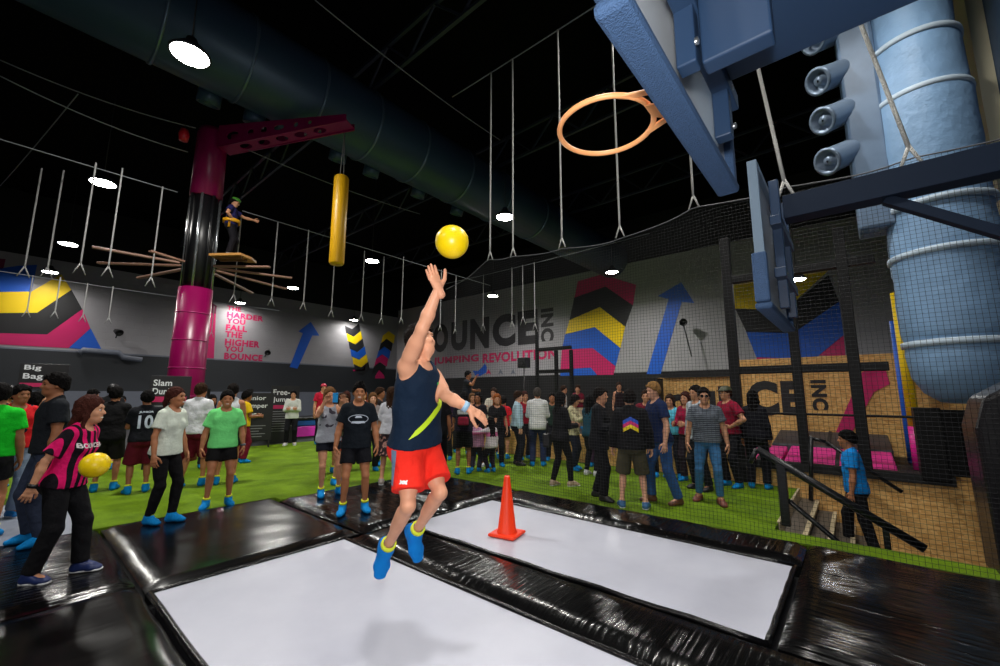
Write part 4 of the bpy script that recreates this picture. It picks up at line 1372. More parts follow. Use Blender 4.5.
# ================================================================== CEILING STRUCTURE: trusses, cables
TRUSS = mat('truss_black', (40, 46, 60), .5)
for k, (x, lab) in enumerate(((6.5, 'nearest'), (12.5, 'second'), (18.5, 'third'))):
    t = empty('roof_truss', (x, 12, 11.2)); tag(t, lab + ' dark steel lattice truss crossing under the black roof', 'truss', 'roof trusses'); del t['group']
    mb = MB(); mb.bar((0, -14, 0), (0, 21, 0), .10, .10); mb.build('bottom_chord', TRUSS, t)
    mb = MB(); mb.bar((0, -14, 1.1), (0, 21, 1.1), .10, .10); mb.build('top_chord', TRUSS, t)
    mb = MB(); y = -14; s_ = 0
    while y < 20.5:
        mb.bar((0, y, 1.1 * s_), (0, y + 1.1, 1.1 * (1 - s_)), .06, .06, (1, 0, 0)); y += 1.1; s_ = 1 - s_
    mb.build('web_bracing', TRUSS, t)
CABLE = mat('cable_grey', (120, 124, 130), .5)
cb = [(onz(0, 60, 8.3), onz(196, 128, 8.3), 'upper steel cable from the left edge to the magenta column top', .12), (onz(0, 76, 7.6), onz(188, 152, 7.6), 'lower steel cable from the left edge to the magenta column', .12),
      (onz(315, 0, 9.0), onz(500, 140, 9.0), 'thin steel cable running below the ceiling above the black duct', .1), ((NETX, 6.4, 8.34), (NETX, -1.5, 8.30), 'thin cable joining the tops of the net ropes', .04), (onz(0, 186, 8.6), onz(78, 94, 8.6), 'short slanting cable in the upper left corner', .05),
      (onz(248, 150, 8.1), onz(420, 214, 8.1), 'cable stretched below the magenta arm toward the flying ball', .1),
      ((-3.2, 12.45, 6.62), (2.25, 12.45, 6.60), 'thin cable carrying the pale ropes left of the magenta column', .01), ((3.7, 12.45, 6.62), (14, 12.45, 6.60), 'thin cable carrying the pale ropes right of the magenta column', .01),
      ((-3, 20.5, 5.52), (8, 20.5, 5.52), 'thin distant cable carrying the far ropes', .06), ((14.0, 16, 7.22), (14.0, 5, 7.22), 'thin distant cable before the wall sign', .06)]
for P0, P1, lab, sag in cb:
    P0, P1 = np.array(P0), np.array(P1); mid = (P0 + P1) / 2
    mb = MB(); mb.tube([P0 - mid + (P1 - P0) * (k / 12) + np.array([0, 0, -sag * 4 * (k / 12) * (1 - k / 12)]) for k in range(13)], .012, 6)
    o = mb.build('steel_cable', CABLE); o.location = tuple(mid); tag(o, lab, 'cable')

# ================================================================== CEILING LAMPS
LENS = mat('lamp_lens', (255, 255, 255), .3, emit=(255, 253, 242), estr=60)
LX, LY = (1.2, 10.85, 20.0), (9.1, 17.2, 25.4, 33.0)
LPX = {(0, 0): (190, 55), (0, 1): (103, 183), (0, 2): (68, 244), (0, 3): (50, 272), (1, 0): (505, 217), (1, 1): (372, 261), (1, 2): (293, 288), (1, 3): (240, 303), (2, 0): (612, 272), (2, 1): (493, 296), (2, 3): (354, 320)}
lamps = [(float(onz(*p_, 8.0)[0]), float(onz(*p_, 8.0)[1]), 8.0, i, j) for (i, j), p_ in LPX.items()]
wd = {1.2: 'left row', 10.85: 'middle row', 20.0: 'right row'}
yd = {9.1: 'nearest', 17.2: 'second', 25.4: 'third', 33.0: 'farthest'}


def lamp(x, y, z, label, r=.27, e=520, tilt=None):
    t = empty('highbay_lamp', (x, y, z)); tag(t, label, 'lamp', None)
    mb = MB(); mb.lathe([(.02, .34), (.09, .34), (.12, .22), (r * .7, .16), (r + .03, .03), (r + .03, -.01), (r, -.01), (r, .02), (.02, .03)], n=24); mb.build('lamp_housing', mat('lamp_housing', (70, 74, 80), .4, .5), t)
    mb = MB(); mb.lathe([(.005, -.012), (r * .97, -.012), (r * .97, .0), (.005, .0)], n=24); mb.build('lens', LENS, t)
    mb = MB(); mb.tube([(0, 0, .34), (0, 0, ZTOP - z)], .012, 6); mb.build('hanger', BLACKSTEEL, t)
    ld = bpy.data.lights.new('lamp_light', 'AREA'); ld.shape = 'DISK'; ld.size = r * 1.8; ld.energy = e; ld.color = (1, .97, .92); ld.spread = math.radians(160)
    o = bpy.data.objects.new('lamp_light', ld); COL.objects.link(o); o.parent = t; o.location = (0, 0, -.04)
    return t


for x, y, z, i, j in lamps: lamp(x, y, z, '%s round ceiling lamp of the %s of bright white lamps' % (yd[LY[j]], wd[LX[i]]), .31, 80 if y > 30 else 300)
lamp(18.0, 1.24, 5.75, 'round ceiling lamp seen inside the cage beneath the second backboard', .27, 120)
lamp(6.8, 2.1, 8.6, 'bright ceiling lamp shining through the big clear backboard', .22, 150)
lamp(6.4, -.6, 8.7, 'added out-of-view ceiling lamp over the stairs, brightening the pale ventilation duct', .25, 80)  # added above the view to brighten the duct, stanchion and right-hand mats
lamp(1.2, .6, 8.0, 'ceiling lamp above the nearer trampoline, out over the camera', .25, 150)
lamp(-7, 4, 8.0, 'ceiling lamp far out to the left of the mats', .25, 300)

# small red hanging fire bell / beacon near the column top
p = at(184, 135, 10.2); t = empty('red_beacon', p); tag(t, 'small red beacon hanging on a cable beside the magenta column top', 'beacon')
mb = MB(); mb.lathe([(.01, -.16), (.09, -.15), (.11, .0), (.08, .14), (.01, .16)], n=14); mb.build('beacon_body', mat('beacon_red', (190, 20, 36), .4), t)
mb = MB(); mb.tube([(0, 0, .15), (0, 0, .5)], .01, 6); mb.build('hook', BLACKSTEEL, t)

# ================================================================== MURALS AND WALL LETTERING
CY_, CB, CM, CBL, CDM = (mat('paint_yellow', (246, 208, 0), .55), mat('paint_black', (30, 30, 34), .6), mat('paint_magenta', (206, 22, 104), .55), mat('paint_blue', (16, 92, 206), .55), mat('paint_plum', (120, 16, 70), .55))


def mural(name, label, plane, val, stripes, pre, cat='mural'):
    """stripes: (material, part name, pixel polygon); pre maps crop pixels to photo pixels; painted 15 mm proud on the wall plane"""
    fn = onx if plane == 'x' else ony
    t = empty(name, (0, 0, 0)); tag(t, label, cat)
    allp = []
    for m, pn_, poly in stripes:
        mb = MB(); pts = [fn(*pre(p), val) for p in poly]; allp += pts
        mb.prism(pts, (-.012, 0, 0) if plane == 'x' else (0, -.012, 0)); mb.build(pn_, m, t)
    c = np.mean(allp, 0); c[2] = min(p[2] for p in allp)
    t.location = tuple(c)
    for ch in t.children: ch.data.transform(Matrix.Translation(tuple(-c)))
    return t


cQ = lambda p: (470 + p[0] / 3.504, 210 + p[1] / 3.504)
cR = lambda p: (730 + p[0] / 3.504, 210 + p[1] / 3.504)
cL = lambda p: (p[0] / 3.504, 210 + p[1] / 3.504)
cM = lambda p: (230 + p[0] / 3.504, 210 + p[1] / 3.504)
mural('chevron_mural', 'big slanted chevron mural of magenta, black, yellow and blue right of the wall sign', 'x', XQ - .005, [
    (CM, 'stripe', [(378, 250), (460, 226), (582, 262), (571, 334), (475, 268), (366, 308)]),
    (CB, 'stripe', [(366, 306), (475, 268), (571, 334), (544, 410), (455, 340), (349, 386)]),
    (CY_, 'stripe', [(349, 385), (455, 340), (544, 408), (527, 484), (437, 410), (334, 436)]),
    (CBL, 'stripe', [(334, 435), (437, 410), (527, 483), (510, 548), (430, 484), (322, 490)]),
    (CM, 'stripe', [(322, 489), (430, 484), (510, 547), (503, 577), (446, 578), (424, 552), (318, 560)]),
    (CBL, 'stripe', [(318, 559), (424, 552), (446, 578), (316, 581)])], cQ)
mural('arrow_mural', 'tall blue arrow painted on the white wall right of the big chevron mural', 'x', XQ - .005, [
    (CBL, 'arrow', [(740, 253), (786, 326), (742, 322), (668, 574), (619, 575), (696, 312), (658, 302)])], cQ)
mural('chevron_mural', 'chevron mural of yellow, black, blue and magenta behind the cage at the second backboard', 'x', XQ - .005, [
    (CY_, 'stripe', [(10, 262), (345, 212), (215, 332), (100, 348), (18, 346)]),
    (CB, 'stripe', [(18, 345), (100, 348), (215, 332), (345, 228), (382, 322), (222, 432), (58, 428)]),
    (CBL, 'stripe', [(56, 426), (222, 430), (382, 322), (398, 440), (310, 512), (200, 520), (93, 517)]),
    (CM, 'stripe', [(93, 516), (205, 520), (205, 556), (98, 556)]), (CM, 'stripe', [(310, 510), (398, 438), (405, 512)])], cR)
mural('chevron_mural', "wide chevron mural of blue, yellow, black and magenta at the picture's left edge", 'y', YP - .005, [
    (CDM, 'stripe', [(-60, 165), (20, 172), (12, 205), (-60, 210)]),
    (CBL, 'stripe', [(-60, 205), (12, 203), (60, 196), (130, 192), (110, 286), (-60, 288)]),
    (CY_, 'stripe', [(-60, 288), (110, 286), (215, 224), (250, 280), (130, 360), (-60, 362)]),
    (CB, 'stripe', [(-60, 361), (130, 360), (250, 279), (288, 348), (165, 436), (-60, 430)]),
    (CM, 'stripe', [(-60, 430), (165, 436), (288, 347), (317, 415), (240, 484), (-60, 468)]),
    (CBL, 'stripe', [(240, 483), (317, 414), (360, 496)])], cL)
mural('arrow_mural', 'blue arrow painted on the far wall right of the magenta slogan', 'y', YP - .005, [
    (CBL, 'arrow', [(283, 392), (313, 440), (288, 440), (236, 556), (209, 550), (255, 432), (240, 425)])], cM)
ch = []
for k in range(6):
    y0 = 405 + k * 27
    xo = k * 6.5
    ch.append(((CB, CY_, CB, CBL, CY_, CB)[k], 'stripe', [(402 + xo, y0), (428 + xo, y0 + 12), (452 + xo, y0 - 8), (457 + xo, y0 + 19), (432 + xo, y0 + 39), (406 + xo, y0 + 27)]))
ch.append((CM, 'stripe', [(430, 560), (466, 558), (478, 532), (472, 562), (432, 565)]))
mural('chevron_mural', 'slim vertical chevron mural of yellow, black and blue on the far wall', 'y', YP - .005, ch, cM)
ch = []
for k in range(5):
    y0 = 440 + k * 27; xo = -k * 8 - 44
    ch.append(((CY_, CB, CBL, CM, CB)[k], 'stripe', [(580 + xo, y0), (600 + xo, y0 - 16), (622 + xo, y0), (617 + xo, y0 + 28), (594 + xo, y0 + 12), (573 + xo, y0 + 28)]))
ch.append((CM, 'stripe', [(510, 580), (523, 560), (540, 580), (542, 590), (508, 590)]))
mural('chevron_mural', 'chevron mural of yellow, blue and magenta in the far corner behind the jumping man', 'y', YP - .005, ch, cM)
c1 = lambda p: (160 + p[0] / 6.657, 280 + p[1] / 6.657)
mural('wall_panel_graphic', 'magenta panel painted on the far wall just right of the column', 'y', YP - .005, [
    (CDM, 'upper_field', [(312, 130), (378, 172), (372, 225), (305, 215)]), (CM, 'lower_field', [(305, 215), (372, 225), (358, 522), (270, 516)])], c1)
tx = empty('wall_slogan', (0, 0, 0)); tag(tx, 'magenta slogan about falling harder and bouncing higher painted on the far wall', 'lettering')
PINKT = mat('paint_rose', (206, 30, 96), .55)
for s_, x0, x1, yt, yb in (('THE', 446, 540, 168, 200), ('HARDER', 444, 690, 209, 247), ('YOU', 440, 568, 250, 286), ('FALL', 436, 580, 293, 334), ('THE', 432, 548, 338, 379), ('HIGHER', 430, 664, 388, 434), ('YOU', 426, 552, 436, 474), ('BOUNCE', 424, 682, 482, 527)):
    a = ony(*c1((x0, yb)), YP - .012); b_ = ony(*c1((x1, yb)), YP - .012); c = ony(*c1((x0, yt)), YP - .012)
    mb = MB(); text_on(mb, s_, (a[0], YP - .012, a[2]), (b_[0] - a[0], 0, 0), (0, 0, c[2] - a[2]), .05); mb.build('word', PINKT, tx)

# the big sign on the right-hand wall
sg_ = empty('wall_sign', (0, 0, 0)); tag(sg_, 'big black wall sign over a magenta second line about jumping, on the white wall', 'lettering')
c2 = lambda p: (390 + p[0] / 5.882, 300 + p[1] / 5.882)
XS = XQ - .012
GREYT = mat('paint_charcoal', (40, 38, 42), .6)


def qx(px, py): return onx(*c2((px, py)), XS)


for s_, x0, x1, yt, yb in (('B', 150, 240, 165, 338), ('O', 250, 340, 150, 332), ('U', 358, 452, 128, 312), ('N', 470, 582, 100, 296), ('C', 602, 738, 88, 282), ('E', 752, 872, 58, 262)):
    a, b_ = qx(x0, yb), qx(x1, yb)
    zb = .5 * (a[2] + b_[2])
    zb, zt = qx(752, 262)[2] - .05, qx(752, 70)[2]
    mb = MB(); text_on(mb, s_, (XS, a[1], zb), (0, b_[1] - a[1], 0), (0, 0, zt - zb), .055); mb.build('letter', GREYT, sg_)
a, b_ = qx(888, 245), qx(964, 245); zt = qx(888, 55)[2]; zb = qx(888, 245)[2]
mb = MB(); text_on(mb, 'INC', (XS, a[1], zt), (0, 0, zb - zt), (0, (b_[1] - a[1]), 0), .05); mb.build('small_letters', GREYT, sg_)
zb, zt = qx(700, 362)[2], qx(700, 303)[2]
for s_, x0, x1, y0 in (('JUMPING', 255, 522, 380), ('REVOLUTION', 545, 985, 350)):
    a, b_ = qx(x0, y0), qx(x1, y0)
    mb = MB(); text_on(mb, s_, (XS, a[1], zb), (0, b_[1] - a[1], 0), (0, 0, zt - zb), .045); mb.build('word', PINKT, sg_)
c3 = lambda p: (430 + p[0] / 8.32, 360 + p[1] / 8.32)
mural('arrow_mural', 'small blue swoosh arrow painted low on the white wall below the wall sign', 'x', XQ - .005, [(CBL, 'arrow', [(356, 88), (400, 92), (432, 62), (458, 30), (474, 60), (468, 104), (420, 132), (382, 138)])], c3)
for k, xx in enumerate((488, 588, 692)):
    mural('wall_marks', ['reddish', 'grey', 'pale grey'][k] + ' little triangle mark low on the white wall ' + ['nearest the blue swoosh', 'in the middle of three', 'nearest the black speaker'][k], 'x', XQ - .005, [((PINKT, GREYSTRIP, GREYSTRIP)[k], 'triangle', [(xx - 22, 122), (xx, 74), (xx + 22, 122), (xx, 108)])], c3, 'mark')

# strand-board court sign
so = empty('court_sign', (0, 0, 0)); tag(so, 'black lettering on the strand board court wall behind the cage', 'lettering')
XO = 12.488
PB = mat('paint_ink', (24, 22, 24), .6)
for s_, px0, px1, py0, py1 in (('B', 642, 664, 422, 396), ('O', 667, 693, 420, 394), ('U', 697, 717, 418, 391), ('N', 720, 744, 417, 386), ('C', 749, 780, 415, 381), ('E', 783, 804, 415, 381)):
    a, b_ = onx(px0, py0, XO), onx(px1, py0, XO); zt = onx(px0, py1, XO)[2]
    mb = MB(); text_on(mb, s_, (XO, a[1], a[2]), (0, b_[1] - a[1], 0), (0, 0, zt - a[2]), .055); mb.build('letter', PB, so)
a, b_ = onx(813, 410, XO), onx(829, 410, XO); zt = onx(813, 380, XO)[2]
mb = MB(); text_on(mb, 'INC', (XO, a[1], zt), (0, 0, a[2] - zt), (0, b_[1] - a[1], 0), .05); mb.build('small_letters', PB, so)

# ================================================================== CAGE ON THE RAISED DECK
cg = empty('cage_frame', (9.35, 1.2, .34)); tag(cg, 'black steel cage frame with square openings on the raised strand board deck', 'frame')
FR = mat('cage_black', (8, 8, 9), .5, spec=.25)
def post(y, z0, z1, w): mb = MB(); mb.box((-w / 2, y - 1.2 - w / 2, z0 - .34), (w / 2, y - 1.2 + w / 2, z1 - .34)); mb.build('post', FR, cg, .01)
ys = [onx(733, 350, 9.35)[1], onx(795, 350, 9.35)[1], onx(850, 330, 9.35)[1], onx(927, 420, 9.35)[1]]
post(ys[0], -.0, 4.85, .17); post(ys[1], .36, 3.85, .15); post(ys[2], .36, 4.6, .16); post(ys[3] , .36, 1.45, .3)
def rail(z, y0, y1, w, h): mb = MB(); mb.box((-w / 2, y0 - 1.2, z - h / 2 - .34), (w / 2, y1 - 1.2, z + h / 2 - .34)); mb.build('rail', FR, cg, .01)
z1 = onx(790, 369, 9.35)[2]; z2 = onx(800, 270, 9.35)[2]
rail(z1, -.46, ys[0], .12, .15); rail(z2, -.46, ys[0], .12, .14); rail(1.30, ys[3], ys[0], .05, .04)
mb = MB(); mb.box((-.02, ys[3] - 1.9, .1), (.3, ys[3] - 1.25, 1.08)); mb.build('end_panel', FR, cg)
t = empty('access_tower', onx(553, 400, 16.0) * np.array([1, 1, 0])); tag(t, 'black steel tower frame in front of the wall sign, right end', 'frame')
TX, TY = t.location.x, t.location.y
def twx(px, py): return onx(px, py, 16.0)
for px in (537, 556, 571):
    a = twx(px, 352); mb = MB(); mb.box((-.06, a[1] - TY - .07, 0), (.06, a[1] - TY + .07, twx(px, 350 if px > 537 else 318)[2])); mb.build('upright', FR, t)
for py in (350, 372):
    a, b_ = twx(537, py), twx(571, py); mb = MB(); mb.box((-.06, b_[1] - TY, a[2] - .08), (.06, a[1] - TY, a[2] + .08)); mb.build('crossbar', FR, t)
# inside the cage: trampolines, posts, pads
HOT = mat('pad_magenta', (226, 40, 150), .35)
mpx = [(onx(778, 466, 9.6), onx(880, 470, 9.6))]
for y0, y1, x0, x1, za, zb, lab, m_ in ((-.42, 1.15, 9.58, 10.95, .42, .58, 'wide sloping magenta trampoline pad on the deck inside the black cage', HOT), (-.45, 1.5, 11.0, 12.4, .60, .80, 'dark sloping trampoline pad behind the magenta one inside the cage', mat('pad_slate', (60, 60, 68), .5)), (1.2, 1.9, 9.58, 10.9, .42, .56, 'smaller magenta trampoline pad near the tall cage post', HOT)):
    t = empty('trampoline_pad', ((x0 + x1) / 2, (y0 + y1) / 2, .34)); tag(t, lab, 'pad')
    a, c = (x1 - x0) / 2, (y1 - y0) / 2
    mb = MB(); mb.prism([(-a, -c, 0), (a, -c, 0), (a, -c, zb - .34), (-a, -c, za - .34)], (0, 2 * c, 0)); mb.build('pad_cover', m_, t, .03)
    mb = MB(); mb.prism([(-a, -.03, za - .336), (a, -.03, zb - .336), (a, -.03, zb - .325), (-a, -.03, za - .325)], (0, .06, 0)); mb.build('seam_strip', mat('jump_sheet', (36, 36, 40), .7), t)
t = empty('padded_post', onx(908, 380, 10.6) * np.array([1, 1, 0]) + np.array([0, 0, .34])); tag(t, 'slim yellow padded post with pink foot inside the cage beside the duct', 'post')
mb = MB(); mb.lathe([(.01, .75), (.085, .75), (.085, 3.2), (.01, 3.2)], n=16); mb.build('upper_sleeve', CY_, t, label='yellow upper sleeve')
mb = MB(); mb.lathe([(.01, 0), (.09, 0), (.09, .75), (.01, .75)], n=16); mb.build('lower_sleeve', HOT, t, label='pink lower sleeve')
t = empty('padded_post', onx(899, 340, 11.6) * np.array([1, 1, 0]) + np.array([0, 0, .34])); tag(t, 'blue padded post behind the slim yellow one beside the duct', 'post')
mb = MB(); mb.lathe([(.01, 0), (.11, 0), (.11, 2.8), (.01, 2.8)], n=16); mb.build('sleeve', CBL, t)
mb = MB(); a, b_, c = onx(843, 392, 12.46), onx(872, 330, 12.46), onx(868, 440, 12.46)
mural('court_graphic', 'magenta slanting arrow graphic on the court wall left of the yellow post', 'x', 12.488, [(CM, 'arrow_shaft', [(836, 432), (852, 432), (874, 392), (890, 384), (884, 365), (862, 372)])], lambda p: p, 'mural')

# handrails of the stairs
RAILM = mat('rail_padding', (14, 16, 20), .35)
hr = empty('handrail', (6.62, .9, -.12)); tag(hr, 'thick black padded handrail slanting down along the near side of the stairs', 'handrail')
a = onx(757, 449, 6.62); b_ = onx(925, 549, 6.62); o_ = np.array([6.62, .9, -.12])
mb = MB(); mb.tube([a - o_, a - o_ + (b_ - a) * .5, b_ - o_], .048, 12); mb.build('top_rail', RAILM, hr)
a2 = onx(788, 500, 6.62); b2_ = onx(850, 552, 6.62)
mb = MB(); mb.tube([a2 - o_, b2_ - o_ + (b2_ - a2) * .6], .030, 10); mb.build('lower_rail', RAILM, hr)
pz = a + (b_ - a) * .17
mb = MB(); mb.box((-.045, pz[1] - .9 - .05, 0.12), (.045, pz[1] - .9 + .05, pz[2] + .12)); mb.build('rail_post', RAILM, hr, .01)
pz = a + (b_ - a) * .80
mb = MB(); mb.box((-.03, pz[1] - .9 - .03, -1.08), (.03, pz[1] - .9 + .03, pz[2] + .12)); mb.build('rail_post', RAILM, hr, .01)
mb = MB(); mb.tube([a - o_, onx(750, 463, 6.62) - o_], .03, 8); mb.build('rail_end', RAILM, hr)
hr = empty('handrail', (9.14, .9, -.1)); tag(hr, 'slim black handrail on the strand board side of the stairs', 'handrail')
o_ = np.array([9.14, .9, -.1]); a, b_ = onx(826, 442, 9.14), onx(902, 492, 9.14)
mb = MB(); mb.tube([a - o_, b_ - o_], .03, 10); mb.build('top_rail', RAILM, hr)
mb = MB(); mb.tube([onx(811, 436, 9.14) - o_, onx(811, 500, 9.14) - o_], .035, 10); mb.build('rail_post', RAILM, hr)
mb = MB(); mb.tube([onx(811, 438, 9.14) - o_, a - o_], .03, 10); mb.build('rail_bend', RAILM, hr)

# black padded block at the right edge
bk = empty('padded_pillar', (6.35, -1.35, -.12)); tag(bk, 'dark padded pillar with sloping shiny top at the right edge', 'pillar')
mb = MB(); mb.prism([(-.28, .48, 0), (-.28, -.9, 0), (-.28, -.9, 2.15), (-.28, .16, 1.92), (-.28, .42, 1.74), (-.28, .50, 1.45)], (.75, 0, 0)); mb.build('pillar_body', stretched_vinyl('pillar_vinyl', (22, 20, 24), .3, 0, (1, 3), .4, 2.0), bk, .04)
mb = MB(); mb.box((-.30, -.9, 2.02), (.5, .10, 2.26)); mb.build('pillar_cap', mat('cap_grey', (70, 84, 98), .4), bk, .03)

# ================================================================== BARRIER OF THE FREE-JUMP COURT, SIGNS
BLUEP = mat('pad_blue', (36, 92, 170), .4); PINKP = mat('pad_pink', (226, 50, 190), .4); GREYP = mat('pad_silver', (120, 124, 130), .4); ORP = mat('pad_orange', (222, 140, 50), .5)
secs = [(4.05, 5.15, 'behind the young man in green'), (5.25, 6.55, 'behind the white sleeved man by the tall sign'), (6.65, 7.95, 'behind the woman filming with a blue phone'), (8.05, 9.6, 'behind the man with the oval chest print'), (3.0, 3.95, 'beside the foot of the magenta column')]
for x0, x1, w in secs:
    t = empty('court_barrier', ((x0 + x1) / 2, 15.2, -.12)); tag(t, 'padded barrier section in blue and pink ' + w, 'barrier', None)
    a = (x1 - x0) / 2
    mb = MB(); mb.box((-a, -.1, .62), (a, .35, .82)); mb.build('blue_pad', BLUEP, t, .03)
    mb = MB(); mb.prism([(-a, -.12, .60), (-a, -.18, .25), (-a, .3, .25), (-a, .3, .60)], (2 * a, 0, 0)); mb.build('pink_pad', PINKP, t, .02)
    mb = MB(); mb.box((-a, -.1, 0), (a, .3, .24)); mb.build('silver_base', GREYP, t, .02)
    mb = MB(); mb.box((-a, -.14, .83), (a, .05, .90)); mb.build('top_rail', ORP if x0 < 6 else BLACKSTEEL, t, .01)
    for sx in (-a, a):
        mb = MB(); mb.box((sx - .035, -.16, 0), (sx + .035, -.09, 1.9)); mb.build('post', BLACKSTEEL, t)


SIGNB = mat('sign_black', (20, 20, 24), .45); SIGNW = mat('sign_white', (225, 228, 232), .5); SIGNM = mat('sign_magenta', (190, 30, 90), .5)


def sign(px, py0, py1, w, depth, lines, label, stripe=True, tilt=0, body=None, ground=True):
    """free-standing notice panel facing the camera side of the hall; py0/py1 are its top and bottom"""
    top, bot = at(px, py0, depth), at(px, py1, depth)
    x, y = top[0], top[1]; zt, zb = top[2], max(bot[2], 0)
    rz = math.atan2(-y, -x) - PI / 2 + PI   # local +Y away from the camera, +X to its right
    rz = math.atan2(y, x) - PI / 2
    t = empty('notice_board', (x, y, 0 if ground else zb), rz); tag(t, label, 'sign')
    z0 = zb if ground else 0; z1 = zt if ground else zt - zb
    mb = MB(); mb.box((-w / 2, 0, z0), (w / 2, .04, z1)); mb.build('board', SIGNB, t, .004)
    yy = z1 - .06 * (z1 - z0)
    for s_, hgt, ww in lines:
        mw = MB(); text_on(mw, s_, (-w / 2 + .08 * w, -.006, yy - hgt), (ww, 0, 0), (0, 0, hgt), .02); yy -= hgt * 1.35
        mw.build('word', SIGNW, t, label='white lettering')
    if stripe:
        mb = MB(); mb.box((-w / 2 + .04, -.008, yy - .12), (w / 2 - .06, 0, yy)); mb.build('colour_band', SIGNM, t)
    if body:
        mb = MB(); k = 0; yb = yy - .22
        while yb > z0 + .08 and k < 9: mb.box((-w / 2 + .1 * w, -.005, yb), (w / 2 - (.2 + .1 * (k % 3)) * w, 0, yb + .022)); yb -= .08; k += 1
        if k: mb.build('small_print', mat('print_grey', (130, 130, 136), .5), t)
    if ground and z0 > .05:
        mb = MB()
        for sx in (-w / 2 + .05, w / 2 - .05): mb.box((sx - .025, .0, 0), (sx + .025, .04, z0))
        mb.build('sign_leg', BLACKSTEEL, t)
    return t


sign(46, 364, 389, 1.05, 13.2, [('Big', .19, .36), ('Bag', .22, .42)], 'black notice board with the words about a bag, above the heads at the left')
sign(286, 386, 445, .86, 14.12, [('Free-', .19, .50), ('Jump', .20, .50)], 'tall black notice board about free jumping, behind the man in a white sweater', body=True)
sign(259, 393, 440, .84, 12.9, [('Junior', .17, .56), ('Jumper', .18, .62), ('Zone', .17, .44)], 'wide black notice board about junior jumpers, right of the young man in green', stripe=False, body=True)
sign(172, 376, 440, .74, 9.5, [('Slam', .14, .33), ('Dunk', .14, .35)], 'tall black notice board standing in front of the magenta column', body=True)
for ch_ in list(SC.objects):
    pass

# wall equipment
def spotlight(p, label, to=(0, -1, -.3), arm=None):
    t = empty('wall_spotlight', p); tag(t, label, 'spotlight')
    d = unit(to)
    mb = MB(); mb.lathe([(.02, -.22), (.13, -.2), (.20, .12), (.21, .16), (.17, .16), (.15, .05), (.02, .02)], (0, 0, 0), 16, d); mb.build('spot_head', BLACKSTEEL, t)
    mb = MB(); mb.tube([(0, 0, -.05), tuple(np.array(arm if arm is not None else (0, .5, -.3)))], .035, 8); mb.build('bracket', BLACKSTEEL, t)
    return t
spotlight(ony(268, 352, YP - .6), 'black spotlight cluster on the far wall right of the slogan', (-.5, -1, -.6))
spotlight(ony(118, 332, YP - .6), 'black spotlight on the far wall right of the left mural', (.5, -1, -.5))
spotlight(onx(683, 322, XQ - .9), 'grey camera head on a bent arm in front of the tall blue arrow', (-1, -.4, -.3), (.1, -.3, -1.9))
t = empty('loudspeaker', onx(524, 368, 16.2)); tag(t, 'black loudspeaker box beside the tower frame under the wall sign', 'speaker')
mb = MB(); mb.box((-.2, -.25, 0), (.2, .25, .5)); mb.build('cabinet', BLACKSTEEL, t, .02)
mb = MB(); mb.lathe([(.16, 0), (.15, .02), (.02, -.03)], (-.21, 0, .22), 16, (-1, 0, 0)); mb.build('driver', BLACK, t)
mb = MB(); mb.tube([(0, 0, 0), (0, 0, -float(t.location.z))], .03, 8); mb.build('stand_pole', BLACKSTEEL, t)
t = empty('roof_pipe', ony(100, 357, YP - .35)); tag(t, 'bent pale pipe fixed on the far wall under the left mural', 'pipe')
mb = MB(); mb.tube([(-.9, 0, .15), (-.75, 0, .35), (.8, 0, .3), (1.0, 0, .05), (1.9, 0, -.05)], .16, 10); mb.build('pipe', GREYSTRIP, t)
# lit strip and yellow panel behind the crowd
t = empty('wall_panel', onx(595, 395, 17.5) * np.array([1, 1, 0])); tag(t, 'yellow panel in the dark background behind the woman in the teal jacket', 'panel')
z_a, z_b = onx(595, 405, 17.5)[2], onx(595, 394, 17.5)[2]; ya, yb = onx(582, 400, 17.5)[1] - t.location.y, onx(604, 400, 17.5)[1] - t.location.y
mb = MB(); mb.box((0, yb, 0), (.05, ya, z_b)); mb.build('panel', mat('panel_yellow', (236, 176, 30), .5), t)
mb = MB(); mb.box((-.03, yb, z_b), (.08, ya, z_b + .08)); mb.build('top_edge', BLACKSTEEL, t)


# ================================================================== PEOPLE
TAN, LIGHT, PALE, BRN, DEEP = (176, 118, 82), (206, 150, 116), (226, 172, 142), (150, 98, 66), (112, 72, 50)
BLK, WHT = (20, 20, 24), (226, 228, 230)
SOCK = dict(kind='sock', m=cloth((8, 128, 200)), cuff=cloth((222, 232, 60)))
SOLE = mat('sole_white', (220, 222, 226), .6)


def shoes(rgb, sole=True):
    d_ = dict(kind='shoe', m=mat('shoe' + str(rgb), rgb, .5))
    if sole: d_['sole'] = SOLE
    return d_


def tee(rgb, **k): d_ = dict(m=cloth(rgb), sleeve='short'); d_.update(k); return d_
def shorts(rgb, ln=.6, **k): d_ = dict(kind='shorts', m=cloth(rgb), len=ln); d_.update(k); return d_
def trs(rgb, **k): d_ = dict(kind='trousers', m=cloth(rgb), name='trousers'); d_.update(k); return d_


def ground(px, foot=None, d=None, z=0.0):
    if foot is not None: p = onz(px, foot, z)
    else:
        r_ = ray(px, 393); p = CC + r_ * d
    return np.array([p[0], p[1], z])


def heading(pos, a):
    v = unit(np.array([pos[0], pos[1], 0])); r_ = np.array([v[1], -v[0], 0]); a = math.radians(a)
    return -v * math.cos(a) + r_ * math.sin(a)


